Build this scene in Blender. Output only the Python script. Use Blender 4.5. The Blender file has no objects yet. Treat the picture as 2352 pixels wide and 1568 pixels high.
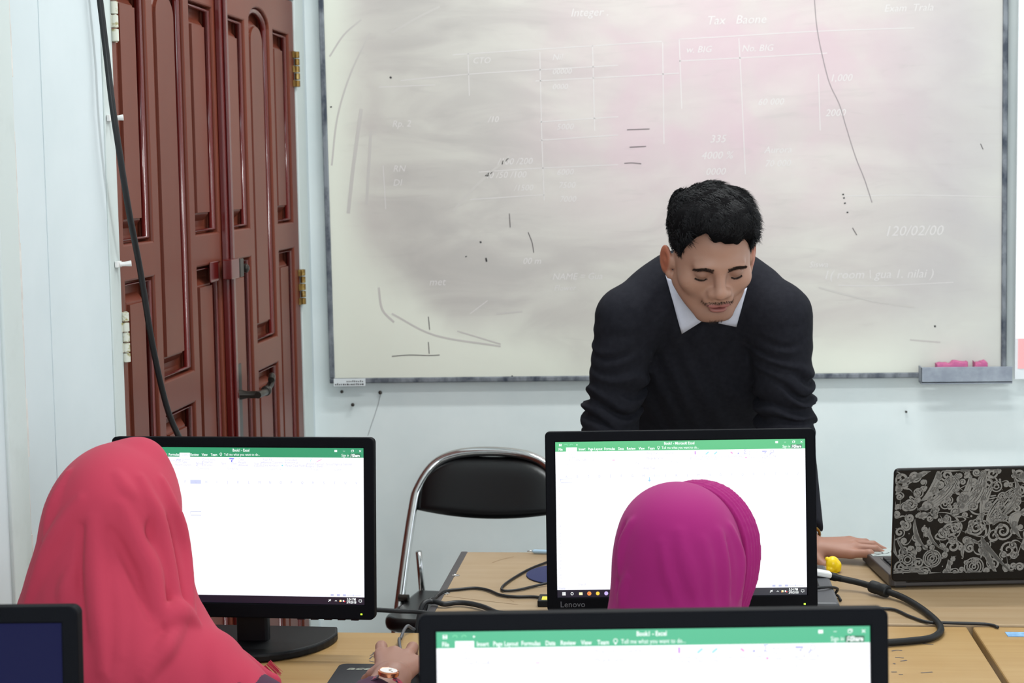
import bpy, bmesh, math, random
import numpy as np
from mathutils import Vector, Matrix

SC = bpy.context.scene
COL = SC.collection
PI = math.pi

# ------------------------------------------------------------------ camera geometry (2352 x 1568 frame)
F = 4086.0
CAM = np.array([0.0, 0.0, 1.52])
def _basis():
    Y = np.array([1552 - 1176, 391 - 784, F]); Y /= np.linalg.norm(Y)
    D = np.array([1872 - 1176, 43928 - 784, F]); D -= Y * D.dot(Y); D /= np.linalg.norm(D)
    X = np.cross(D, Y)
    return np.array([X, Y, -D])            # world <- camera(right, down, forward)
RW = _basis()
cam_d = bpy.data.cameras.new('camera'); cam = bpy.data.objects.new('camera', cam_d); COL.objects.link(cam)
cam_d.sensor_width = 36.0
cam_d.lens = F / 2352 * 36
cam_d.clip_start = 0.05
m3 = Matrix((RW @ np.diag([1, -1, -1])).tolist())
cam.matrix_world = Matrix.Translation(CAM.tolist()) @ m3.to_4x4()
cam_d.dof.use_dof = True
cam_d.dof.focus_distance = 2.95
cam_d.dof.aperture_fstop = 12.0
SC.camera = cam

# ------------------------------------------------------------------ colour management, world, lamps
SC.view_settings.view_transform = 'Standard'
SC.view_settings.look = 'None'
SC.view_settings.gamma = 1.0
SC.view_settings.use_curve_mapping = False
SC.view_settings.exposure = 0.11
w = bpy.data.worlds.new('world'); SC.world = w
w.use_nodes = True
w.node_tree.nodes['Background'].inputs[0].default_value = (0.75, 0.85, 1.0, 1)
w.node_tree.nodes['Background'].inputs[1].default_value = 0.3

def area(name, loc, direction, sx, sy, power, color):
    l = bpy.data.lights.new(name, 'AREA'); l.shape = 'RECTANGLE'; l.size = sx; l.size_y = sy
    l.energy = power; l.color = color
    o = bpy.data.objects.new(name, l); COL.objects.link(o)
    o.location = loc
    o.rotation_euler = Vector(direction).to_track_quat('-Z', 'Y').to_euler()
    return o
area('ceiling_lamp_light', (0.10, 4.15, 2.86), (0, 0, -1), 1.2, 0.12, 26, (0.96, 1.0, 1.0))
area('ceiling_lamp_light', (0.30, 3.00, 2.86), (0, 0, -1), 1.2, 0.12, 22, (0.96, 1.0, 1.0))
area('window_daylight', (3.02, 2.9, 1.75), (-1, 0.02, -0.12), 2.2, 1.3, 20, (0.86, 0.93, 1.0))
area('rear_fill_light', (0.40, -1.33, 1.75), (0, 1, -0.03), 2.2, 1.3, 80, (0.90, 0.96, 1.0))  # added frontal fill from behind the camera, evens out the back wall

# ------------------------------------------------------------------ helpers
def ray(px, py):
    return RW @ np.array([px - 1176.0, py - 784.0, F])
def at(px, py, y):                       # point seen at a pixel, at depth y
    r = ray(px, py); return CAM + r * (y / r[1])
def onz(px, py, z=0.75):
    r = ray(px, py); return CAM + r * ((z - CAM[2]) / r[2])
def onx(px, py, x):
    r = ray(px, py); return CAM + r * (x / r[0])

def lin(c):
    out = []
    for v in c[:3]:
        v = v / 255.0
        out.append(v / 12.92 if v <= 0.04045 else ((v + 0.055) / 1.055) ** 2.4)
    return (*out, 1.0)

def mat(name, rgb, rough=0.5, metal=0.0, spec=0.5, coat=0.0, emit=0.0, sss=0.0, alpha=1.0):
    m = bpy.data.materials.new(name); m.use_nodes = True
    b = m.node_tree.nodes['Principled BSDF']
    b.inputs['Base Color'].default_value = lin(rgb)
    b.inputs['Roughness'].default_value = rough
    b.inputs['Metallic'].default_value = metal
    b.inputs['Specular IOR Level'].default_value = spec
    b.inputs['Coat Weight'].default_value = coat
    b.inputs['Coat Roughness'].default_value = 0.12
    if emit:
        b.inputs['Base Color'].default_value = (0.01, 0.01, 0.01, 1)
        b.inputs['Emission Color'].default_value = lin(rgb)
        b.inputs['Emission Strength'].default_value = emit
    if sss:
        b.inputs['Subsurface Weight'].default_value = sss
        b.inputs['Subsurface Radius'].default_value = (0.9, 0.35, 0.2)
        b.inputs['Subsurface Scale'].default_value = 0.008
    return m

def noise_col(m, rgb2, scale=5.0, detail=4.0, lo=0.35, hi=0.65, stretch=(1, 1, 1), rough=0.6):
    """mix the base colour towards rgb2 by object-space noise"""
    nt = m.node_tree; N = nt.nodes; L = nt.links
    b = N['Principled BSDF']
    tc = N.new('ShaderNodeTexCoord'); mp = N.new('ShaderNodeMapping'); mp.inputs['Scale'].default_value = stretch
    no = N.new('ShaderNodeTexNoise'); no.inputs['Scale'].default_value = scale; no.inputs['Detail'].default_value = detail
    no.inputs['Roughness'].default_value = rough
    mr = N.new('ShaderNodeMapRange'); mr.inputs[1].default_value = lo; mr.inputs[2].default_value = hi
    mx = N.new('ShaderNodeMix'); mx.data_type = 'RGBA'
    src = b.inputs['Base Color']
    if src.is_linked:
        L.new(src.links[0].from_socket, mx.inputs[6])
    else:
        mx.inputs[6].default_value = src.default_value
    mx.inputs[7].default_value = lin(rgb2)
    L.new(tc.outputs['Object'], mp.inputs[0]); L.new(mp.outputs[0], no.inputs[0]); L.new(no.outputs[0], mr.inputs[0])
    L.new(mr.outputs[0], mx.inputs[0]); L.new(mx.outputs[2], b.inputs['Base Color'])
    return m

def bump(m, scale, strength, dist=0.002, stretch=(1, 1, 1), kind='noise'):
    nt = m.node_tree; N = nt.nodes; L = nt.links
    b = N['Principled BSDF']
    tc = N.new('ShaderNodeTexCoord'); mp = N.new('ShaderNodeMapping'); mp.inputs['Scale'].default_value = stretch
    if kind == 'noise':
        t = N.new('ShaderNodeTexNoise'); t.inputs['Scale'].default_value = scale; t.inputs['Detail'].default_value = 3
    else:
        t = N.new('ShaderNodeTexWave'); t.inputs['Scale'].default_value = scale; t.inputs['Distortion'].default_value = 1.0
    bp = N.new('ShaderNodeBump'); bp.inputs['Strength'].default_value = strength; bp.inputs['Distance'].default_value = dist
    L.new(tc.outputs['Object'], mp.inputs[0]); L.new(mp.outputs[0], t.inputs[0])
    L.new(t.outputs[0], bp.inputs['Height']); L.new(bp.outputs[0], b.inputs['Normal'])
    return m

class MB:
    def __init__(self): self.v = []; self.f = []
    def add(self, v, f):
        n = len(self.v); self.v += [tuple(map(float, p)) for p in v]; self.f += [tuple(i + n for i in q) for q in f]; return self
    def box(self, lo, hi, R=None, o=(0, 0, 0)):
        x0, y0, z0 = lo; x1, y1, z1 = hi
        v = np.array([(x0, y0, z0), (x1, y0, z0), (x1, y1, z0), (x0, y1, z0), (x0, y0, z1), (x1, y0, z1), (x1, y1, z1), (x0, y1, z1)], float)
        if R is not None: v = v @ np.array(R).T
        v = v + np.array(o)
        return self.add(v, [(0, 3, 2, 1), (4, 5, 6, 7), (0, 1, 5, 4), (1, 2, 6, 5), (2, 3, 7, 6), (3, 0, 4, 7)])
    def tube(self, pts, r, n=10, closed=False, cap=True):
        P = [np.array(p, float) for p in pts]; k = len(P)
        rr = r if hasattr(r, '__len__') else [r] * k
        T = []
        for i in range(k):
            a = P[i - 1] if (i > 0 or closed) else P[i]; b = P[(i + 1) % k] if (i < k - 1 or closed) else P[i]
            t = b - a; T.append(t / (np.linalg.norm(t) + 1e-12))
        u = np.cross(T[0], (0, 0, 1.0))
        if np.linalg.norm(u) < 1e-3: u = np.cross(T[0], (1.0, 0, 0))
        u /= np.linalg.norm(u)
        V = []
        for i in range(k):
            u = u - T[i] * u.dot(T[i]); u /= (np.linalg.norm(u) + 1e-12); w_ = np.cross(T[i], u)
            for j in range(n):
                a = 2 * PI * j / n
                V.append(P[i] + rr[i] * (math.cos(a) * u + math.sin(a) * w_))
        Fc = []
        for i in range(k if closed else k - 1):
            for j in range(n):
                a = i * n + j; b = i * n + (j + 1) % n; c = ((i + 1) % k) * n + (j + 1) % n; d = ((i + 1) % k) * n + j
                Fc.append((a, d, c, b))
        if cap and not closed:
            Fc.append(tuple(range(n))); Fc.append(tuple(range((k - 1) * n, k * n))[::-1])
        return self.add(V, Fc)
    def lathe(self, prof, n=24, M=None, o=(0, 0, 0)):
        V = []; Fc = []; k = len(prof)
        for r, z in prof:
            for j in range(n):
                a = 2 * PI * j / n; V.append((r * math.cos(a), r * math.sin(a), z))
        V = np.array(V, float)
        if M is not None: V = V @ np.array(M, float).T
        V = V + np.array(o)
        for i in range(k - 1):
            for j in range(n):
                Fc.append((i * n + j, i * n + (j + 1) % n, (i + 1) * n + (j + 1) % n, (i + 1) * n + j))
        Fc.append(tuple(range(n))[::-1]); Fc.append(tuple(range((k - 1) * n, k * n)))
        return self.add(V, Fc)
    def map(self, fn):
        self.v = [tuple(map(float, fn(np.array(p)))) for p in self.v]; return self
    def build(self, name, m, parent=None, smooth=False, bevel=0.0, seg=2, auto=None):
        me = bpy.data.meshes.new(name); me.from_pydata(self.v, [], self.f); me.update()
        if m: me.materials.append(m)
        o = bpy.data.objects.new(name, me); COL.objects.link(o)
        if parent: o.parent = parent
        if smooth:
            me.polygons.foreach_set('use_smooth', [True] * len(me.polygons))
            if auto: me.set_sharp_from_angle(angle=math.radians(auto))
        if bevel:
            b = o.modifiers.new('bevel', 'BEVEL'); b.width = bevel; b.segments = seg; b.limit_method = 'ANGLE'; b.angle_limit = 0.6
        return o

def smooth_path(pts, n=8):
    P = [np.array(p, float) for p in pts]; P = [2 * P[0] - P[1]] + P + [2 * P[-1] - P[-2]]
    out = []
    for i in range(1, len(P) - 2):
        for k in range(n):
            t = k / n; a, b, c, d = P[i - 1], P[i], P[i + 1], P[i + 2]
            out.append(0.5 * ((2 * b) + (c - a) * t + (2 * a - 5 * b + 4 * c - d) * t * t + (3 * b - a - 3 * c + d) * t ** 3))
    out.append(P[-2]); return out

def tag(o, label=None, cat=None, group=None, kind=None):
    if label: o['label'] = label
    if cat: o['category'] = cat
    if group: o['group'] = group
    if kind: o['kind'] = kind
    return o
def empty(name, loc=(0, 0, 0), rot=(0, 0, 0)):
    o = bpy.data.objects.new(name, None); COL.objects.link(o); o.location = tuple(map(float, loc)); o.rotation_euler = rot
    o.empty_display_size = 0.05
    return o
def thing(name, label, cat, loc=(0, 0, 0), rot=(0, 0, 0), group=None):
    return tag(empty(name, loc, rot), label, cat, group)
def copy_tree(o, parent=None, label=None):
    c = o.copy(); COL.objects.link(c); c.parent = parent
    if label: c['label'] = label
    for ch in list(o.children): copy_tree(ch, c)
    return c

def rrect(x0, y0, x1, y1, r, n=5):
    pts = []
    for cx, cy, a0 in ((x1 - r, y1 - r, 0), (x0 + r, y1 - r, 90), (x0 + r, y0 + r, 180), (x1 - r, y0 + r, 270)):
        for k in range(n + 1):
            a = math.radians(a0 + 90 * k / n); pts.append((cx + r * math.cos(a), cy + r * math.sin(a)))
    return pts
def plate(outlines, depth, bev=0.0, bres=1):
    """2-D outlines (first outer, rest holes) -> verts, faces, extruded +-depth/2 in z"""
    cu = bpy.data.curves.new('plate', 'CURVE'); cu.dimensions = '2D'; cu.fill_mode = 'BOTH'
    cu.extrude = max(depth / 2 - bev, 0); cu.bevel_depth = bev; cu.bevel_resolution = bres; cu.offset = -bev
    for pts in outlines:
        s = cu.splines.new('POLY'); s.points.add(len(pts) - 1); s.use_cyclic_u = True
        for p, q in zip(s.points, pts): p.co = (q[0], q[1], 0, 1)
    o = bpy.data.objects.new('plate', cu)
    me = bpy.data.meshes.new_from_object(o)
    v = [tuple(x.co) for x in me.vertices]; f = [tuple(p.vertices) for p in me.polygons]
    bpy.data.objects.remove(o); bpy.data.curves.remove(cu); bpy.data.meshes.remove(me)
    return v, f
def text_geo(s, size, align='LEFT', shear=0.0, bold=0.0):
    cu = bpy.data.curves.new('txt', 'FONT'); cu.body = s; cu.size = size; cu.align_x = align; cu.align_y = 'CENTER'
    cu.shear = shear; cu.resolution_u = 2; cu.offset = bold
    o = bpy.data.objects.new('txt', cu)
    me = bpy.data.meshes.new_from_object(o)
    v = [tuple(x.co) for x in me.vertices]; f = [tuple(p.vertices) for p in me.polygons]
    bpy.data.objects.remove(o); bpy.data.curves.remove(cu); bpy.data.meshes.remove(me)
    return v, f
def ribbon2d(pts, wd):
    """flat ribbon along a 2-D polyline"""
    P = np.array(pts, float); k = len(P)
    ww = wd if hasattr(wd, '__len__') else [wd] * k
    T = np.gradient(P, axis=0); T /= (np.linalg.norm(T, axis=1, keepdims=True) + 1e-12)
    Nn = np.stack([-T[:, 1], T[:, 0]], 1); ww = np.array(ww)[:, None] / 2
    A = P + Nn * ww; B = P - Nn * ww
    v = [(a[0], a[1], 0) for a in A] + [(b[0], b[1], 0) for b in B]
    f = [(i, k + i, k + i + 1, i + 1) for i in range(k - 1)]
    return v, f

# ------------------------------------------------------------------ materials
M = {}
M['wall'] = noise_col(mat('wall_paint', (226, 232, 231), 0.75), (216, 224, 224), 3.0)
bump(M['wall'], 60, 0.12, 0.001)
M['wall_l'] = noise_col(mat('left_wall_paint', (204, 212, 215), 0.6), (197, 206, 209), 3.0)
M['ceiling'] = mat('ceiling_paint', (225, 228, 226), 0.8)
M['floor'] = noise_col(mat('white_floor_tile', (226, 226, 222), 0.3), (212, 212, 208), 4)
M['trim'] = noise_col(mat('old_white_gloss_paint', (196, 204, 202), .45), (184, 191, 188), 9, 5, 0.55, 0.85)
M['chip'] = noise_col(mat('chipped_plaster', (196, 190, 186), 0.8), (214, 212, 208), 40, 4)
M['door'] = noise_col(mat('red_brown_varnish', (108, 53, 38), 0.32, spec=0.15, coat=0.03), (98, 46, 33), 3, 5, 0.35, 0.65, (1, 1, 0.15))
M['doordk'] = mat('dark_red_varnish', (88, 20, 18), 0.25, coat=0.3)
M['brass'] = noise_col(mat('old_brass', (128, 100, 52), 0.4, metal=0.8), (168, 146, 92), 60, 3, 0.5, 0.65)
M['brasspaint'] = noise_col(mat('painted_brass', (205, 205, 192), 0.45), (150, 138, 80), 55, 3, 0.52, 0.62)
M['dkmetal'] = mat('dark_bronze', (62, 58, 54), 0.35, metal=0.8)
M['black'] = mat('black_plastic', (15, 16, 19), 0.45, spec=0.22)
M['blackg'] = mat('black_gloss_plastic', (20, 21, 25), 0.25, spec=0.45)
M['bezel'] = bump(mat('black_bezel', (9, 10, 15), 0.6, spec=0.07), 400, 0.05, 0.0005)
M['rubber'] = mat('black_rubber', (24, 24, 25), 0.55, spec=0.3)
M['cable'] = mat('black_cable', (28, 28, 30), 0.45, spec=0.4)
M['graycable'] = mat('grey_cable', (84, 84, 88), 0.5)
M['chrome'] = mat('chrome', (205, 205, 205), 0.14, metal=1.0)
M['vinyl'] = bump(mat('black_vinyl', (9, 9, 11), 0.3, spec=0.4), 300, 0.05, 0.0005)
M['alu'] = noise_col(mat('worn_aluminium', (128, 132, 138), 0.5, metal=0.35), (58, 64, 76), 22, 6, 0.42, 0.62, (1, 1, 0.5))
M['tray'] = noise_col(mat('tray_aluminium', (156, 162, 172), 0.5, metal=0.1), (134, 140, 152), 25)
M['wood'] = noise_col(noise_col(mat('wood_laminate', (163, 138, 107), .45, spec=.3), (153, 126, 93), 6, 6, 0.35, 0.7, (0.4, 9, 9)), (170, 148, 122), 2.0, 4, 0.45, 0.7)
M['wood2'] = noise_col(noise_col(mat('yellow_wood_laminate', (176, 142, 94), .4, spec=.35), (166, 130, 81), 6, 6, 0.35, 0.7, (0.4, 9, 9)), (182, 150, 104), 2.0, 4, 0.45, 0.7)
M['edge'] = mat('dark_edge_band', (62, 58, 60), 0.5)
M['legm'] = mat('grey_steel', (92, 94, 98), 0.45, metal=0.6)
M['white_p'] = mat('white_plastic', (226, 224, 222), 0.45)
M['yellow'] = mat('yellow_plastic', (246, 208, 12), 0.35, sss=0.15)
M['pink'] = noise_col(mat('pink_chalky_sponge', (186, 92, 142), 0.85), (204, 112, 150), 40)
M['navy'] = mat('navy_cloth', (38, 44, 88), 0.8)
M['pad'] = mat('black_pad_cloth', (26, 27, 33), 0.6)
M['label'] = mat('pale_label', (214, 218, 220), 0.5)
M['ink'] = mat('dark_ink', (84, 76, 78), 0.7)
M['inkdk'] = mat('black_ink', (44, 42, 44), 0.7)
M['blue_s'] = noise_col(mat('blue_sticker', (92, 142, 196), 0.4), (150, 190, 222), 60)
M['device'] = mat('dark_grey_plastic', (74, 74, 78), 0.5)

# ------------------------------------------------------------------ the room
YW = 5.10                                   # wall behind the whiteboard
XL = float(at(717, 700, YW)[0])             # wall that holds the double door
XR, YB, ZC = 3.10, -1.40, 2.95
def struct(name, mb, m, parent=None, **k):
    o = mb.build(name, m, parent, **k)
    if parent is None: o['kind'] = 'structure'
    return o
struct('floor', MB().box((XL - .15, YB - .12, -.1), (XR + .12, YW + .12, 0)), M['floor'])
struct('ceiling', MB().box((XL - .15, YB - .12, ZC), (XR + .12, YW + .12, ZC + .1)), M['ceiling'])
struct('wall_back', MB().box((XL - .15, YW, 0), (XR + .12, YW + .12, ZC)), M['wall'])
mb = MB(); V0, V1, VZ0, VZ1 = -.75, 1.55, 1.05, 2.45
mb.box((XL - .15, YB - .12, 0), (V0, YB, ZC)); mb.box((V1, YB - .12, 0), (XR + .12, YB, ZC)); mb.box((V0, YB - .12, 0), (V1, YB, VZ0)); mb.box((V0, YB - .12, VZ1), (V1, YB, ZC))
struct('wall_front', mb, M['wall'])
# door opening and second opening in the left wall
D0, D1, DT = 3.305, 4.945, 2.008            # door leaves from D0 to D1, top DT
J0, J1, JT = 3.245, 5.06, 2.075             # outer edge of the door frame
A0, A1, AT = 1.85, 2.62, 2.15               # another doorway nearer the camera
mb = MB()
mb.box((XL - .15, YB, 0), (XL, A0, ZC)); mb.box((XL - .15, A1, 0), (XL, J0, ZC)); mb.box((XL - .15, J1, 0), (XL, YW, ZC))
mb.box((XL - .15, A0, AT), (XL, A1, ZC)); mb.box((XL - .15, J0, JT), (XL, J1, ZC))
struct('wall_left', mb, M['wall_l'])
# right wall with the window that lights the room
W0, W1, WZ0, WZ1 = 1.7, 4.1, 1.05, 2.45
mb = MB()
mb.box((XR, YB, 0), (XR + .12, W0, ZC)); mb.box((XR, W1, 0), (XR + .12, YW, ZC)); mb.box((XR, W0, 0), (XR + .12, W1, WZ0)); mb.box((XR, W0, WZ1), (XR + .12, W1, ZC))
struct('wall_right', mb, M['wall'])
win = tag(empty('window_1', (XR + .06, (W0 + W1) / 2, (WZ0 + WZ1) / 2)), kind='structure')
hw, hz = (W1 - W0) / 2, (WZ1 - WZ0) / 2
mb = MB(); mb.box((-.03, -hw, -hz), (.03, -hw + .05, hz)); mb.box((-.03, hw - .05, -hz), (.03, hw, hz)); mb.box((-.03, -hw + .05, -hz), (.03, hw - .05, -hz + .05)); mb.box((-.03, -hw + .05, hz - .05), (.03, hw - .05, hz)); mb.box((-.025, -.025, -hz + .05), (.025, .025, hz - .05))
mb.build('window_frame', M['trim'], win)
glass = mat('window_glass', (235, 242, 245), 0.02); glass.node_tree.nodes['Principled BSDF'].inputs['Transmission Weight'].default_value = 1.0
for y0, y1 in ((-hw + .05, -.025), (.025, hw - .05)): MB().box((-.003, y0, -hz + .05), (.003, y1, hz - .05)).build('pane', glass, win)

fill_win = tag(empty('fill_window', ((V0 + V1) / 2, YB - .06, (VZ0 + VZ1) / 2)), kind='structure')  # unseen window added behind the camera to go with the frontal fill
hw = (V1 - V0) / 2
mb = MB(); mb.box((-hw, -.03, -hz), (-hw + .05, .03, hz)); mb.box((hw - .05, -.03, -hz), (hw, .03, hz)); mb.box((-hw + .05, -.03, -hz), (hw - .05, .03, -hz + .05)); mb.box((-hw + .05, -.03, hz - .05), (hw - .05, .03, hz)); mb.box((-.025, -.025, -hz + .05), (.025, .025, hz - .05))
mb.build('window_frame', M['trim'], fill_win)
for x0, x1 in ((-hw + .05, -.025), (.025, hw - .05)): MB().box((x0, -.003, -hz + .05), (x1, .003, hz - .05)).build('pane', glass, fill_win)

# frame of the red door, flush with the wall
mb = MB()
mb.box((XL - .10, J0, 0), (XL + .004, D0, JT)); mb.box((XL - .10, D1, 0), (XL + .004, J1, JT)); mb.box((XL - .10, D0, DT), (XL + .004, D1, JT))
struct('trim_1', mb, M['trim'], bevel=.002)
# seam board on the wall, chipped corner, casing of the nearer doorway
struct('trim_2', MB().box((XL, 2.925, 0), (XL + .0015, 3.243, ZC)), M['wall_l'])
rng = random.Random(4)
mb = MB()
z = 0.0; 
while z < ZC:
    dz = rng.uniform(.03, .10); wd = rng.uniform(.002, .011)
    mb.box((XL - .002, 2.786 - .004, z), (XL + .0028, 2.786 + wd, min(z + dz, ZC))); z += dz
struct('trim_3', mb, M['chip'])
mb = MB(); mb.box((XL - .02, 2.70, 0), (XL + .006, 2.782, ZC)); mb.box((XL - .03, 2.655, 0), (XL - .0005, 2.70, ZC)); mb.box((XL - .05, 2.62, 0), (XL - .012, 2.655, ZC))
struct('trim_4', mb, M['trim'], bevel=.003)
struct('door_2', MB().box((XL - .13, A0, 0), (XL - .09, A1, AT)), M['trim'])
struct('baseboard_back', MB().box((XL, YW - .012, 0), (XR, YW, .1)), M['trim'])

# ------------------------------------------------------------------ red double door
door = tag(empty('door_1', (XL, D0, 0)), kind='structure')
LW = (D1 - D0) / 2
def door_leaf(s0, name='door_leaf'):
    # drawn in (s, z), s along the wall; depth along -x
    def opening(a, b, z0, z1, arch=0.0):
        p = [(a, z0), (b, z0), (b, z1)]
        if arch:
            for k in range(1, 12):
                t = PI * k / 12; p.append(((a + b) / 2 + (b - a) / 2 * math.cos(t), z1 + arch * math.sin(t)))
        p.append((a, z1)); return p
    c1, c2, c3 = (.040, .232), (.283, .508), (.558, .757)
    if s0 > 0: c1, c2, c3 = (.055, .242), (.292, .512), (.560, .748)
    ops = [opening(*c1, 1.395, 1.905), opening(*c1, .16, 1.322), opening(*c2, 1.100, 1.905, .045), opening(*c2, .16, 1.028), opening(*c3, 1.395, 1.908), opening(*c3, .16, 1.322)]
    outer = [(0.002, .006), (LW - .002, .006), (LW - .002, DT - .003), (.002, DT - .003)]
    v, f = plate([outer] + ops, .040, .0045, 1)
    conv = lambda q: (q[2] - .020, s0 + q[0], q[1])
    leaf = MB().add(v, f).map(conv).build(name, M['door'], door)
    for p in ops:
        xs = [q[0] for q in p]; zs = [q[1] for q in p]; cx = (min(xs) + max(xs)) / 2; cz = (min(zs) + max(zs)) / 2
        hx = (max(xs) - min(xs)) / 2; hzz = (max(zs) - min(zs)) / 2
        def ring(inset, x): return [(x, s0 + cx + (q[0] - cx) * (hx - inset) / hx, cz + (q[1] - cz) * (hzz - inset) / hzz) for q in p]
        n = len(p); V = []; Fc = []
        rings = [ring(-.004, -.036), ring(-.004, -.027), ring(.014, -.030), ring(.028, -.029), ring(.043, -.0135), ring(.0465, -.0135), ring(.0475, -.0075)]
        for r_ in rings: V += r_
        for k in range(len(rings) - 1):
            for j in range(n): Fc.append((k * n + j, k * n + (j + 1) % n, (k + 1) * n + (j + 1) % n, (k + 1) * n + j))
        Fc.append(tuple(range((len(rings) - 1) * n, len(rings) * n)))
        MB().add(V, Fc).build('panel', M['door'], leaf)
        # moulding round the opening
        pts = ring(.007, -.014)
        MB().tube(pts, .0085, 6, closed=True).build('moulding', M['doordk'], leaf, smooth=True)
    return leaf
l1 = door_leaf(0.0); l2 = door_leaf(LW)
ast = MB(); ast.box((0, LW - .045, .01), (.014, LW + .006, DT - .01)); ast.box((.014, LW - .026, .01), (.022, LW - .004, DT - .01)); ast.box((.0, LW + .006, .01), (.006, LW + .018, DT - .01))
ast.build('astragal', M['doordk'], door, bevel=.004)
for (px, y0, y1, Y, mt) in ((256, -60, 96, D0, 'brasspaint'), (280, 714, 832, D0, 'brasspaint'), (678, 118, 200, D1, 'brass'), (695, 615, 697, D1, 'brass')):
    za = onx(px, y0, XL)[2]; zb = onx(px, y1, XL)[2]
    sg = 1 if Y == D0 else -1
    h = MB()
    n = 5
    for k in range(n):
        z0 = zb + (za - zb) * k / n; z1 = zb + (za - zb) * (k + 1) / n - .002
        h.lathe([(.0055, z0), (.0075, z0 + .001), (.0075, z1 - .001), (.0055, z1)], 10, None, (.0085, Y - D0 + sg * .004, 0))
        o_ = sg * (.024 if k % 2 == 0 else -.010)
        h.box((.001, min(Y - D0 + sg * .004, Y - D0 + sg * .004 + o_), z0), (.0055, max(Y - D0 + sg * .004, Y - D0 + sg * .004 + o_), z1))
    h.build('hinge', M[mt], door, smooth=True, auto=40)
zl = float(onx(518, 616, XL)[2])
lk = MB().box((.014, LW - .095, zl - .022), (.036, LW - .022, zl + .024)).box((.0, LW - .16, zl - .025), (.004, LW - .09, zl + .022)); lk.build('lock_case', M['doordk'], door, bevel=.002)
kp = MB().box((.0, LW + .028, zl - .024), (.026, LW + .062, zl + .020)); kp.lathe([(.006, 0), (.006, .012), (.011, .018), (.011, .026), (.004, .03)], 12, [[0, 0, 1], [1, 0, 0], [0, 1, 0]], (.0, LW + .098, zl - .006)); kp.build('lock_keeper', M['dkmetal'], door, bevel=.002)
zh = float(onx(560, 900, XL)[2]); yh = LW + .075
hd = MB().box((.0, yh - .022, zh - .19), (.004, yh + .022, zh + .075))
hpl = hd.build('handle_plate', M['dkmetal'], door, bevel=.004)
h = MB().tube([(.003, yh, zh), (.02, yh, zh), (.05, yh, zh)], [.013, .009, .009], 12)
h.tube(smooth_path([(.05, yh - .010, zh), (.052, yh + .03, zh), (.050, yh + .085, zh - .002), (.046, yh + .12, zh + .002), (.048, yh + .150, zh + .016), (.052, yh + .135, zh + .030), (.054, yh + .118, zh + .022)], 5), .0085, 10)
h.lathe([(.010, 0), (.013, .004), (.013, .012), (.010, .016)], 14, [[1, 0, 0], [0, 0, 1], [0, -1, 0]], (.05, yh + .07, zh)); h.build('door_handle', M['dkmetal'], door, smooth=True, auto=50)

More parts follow.
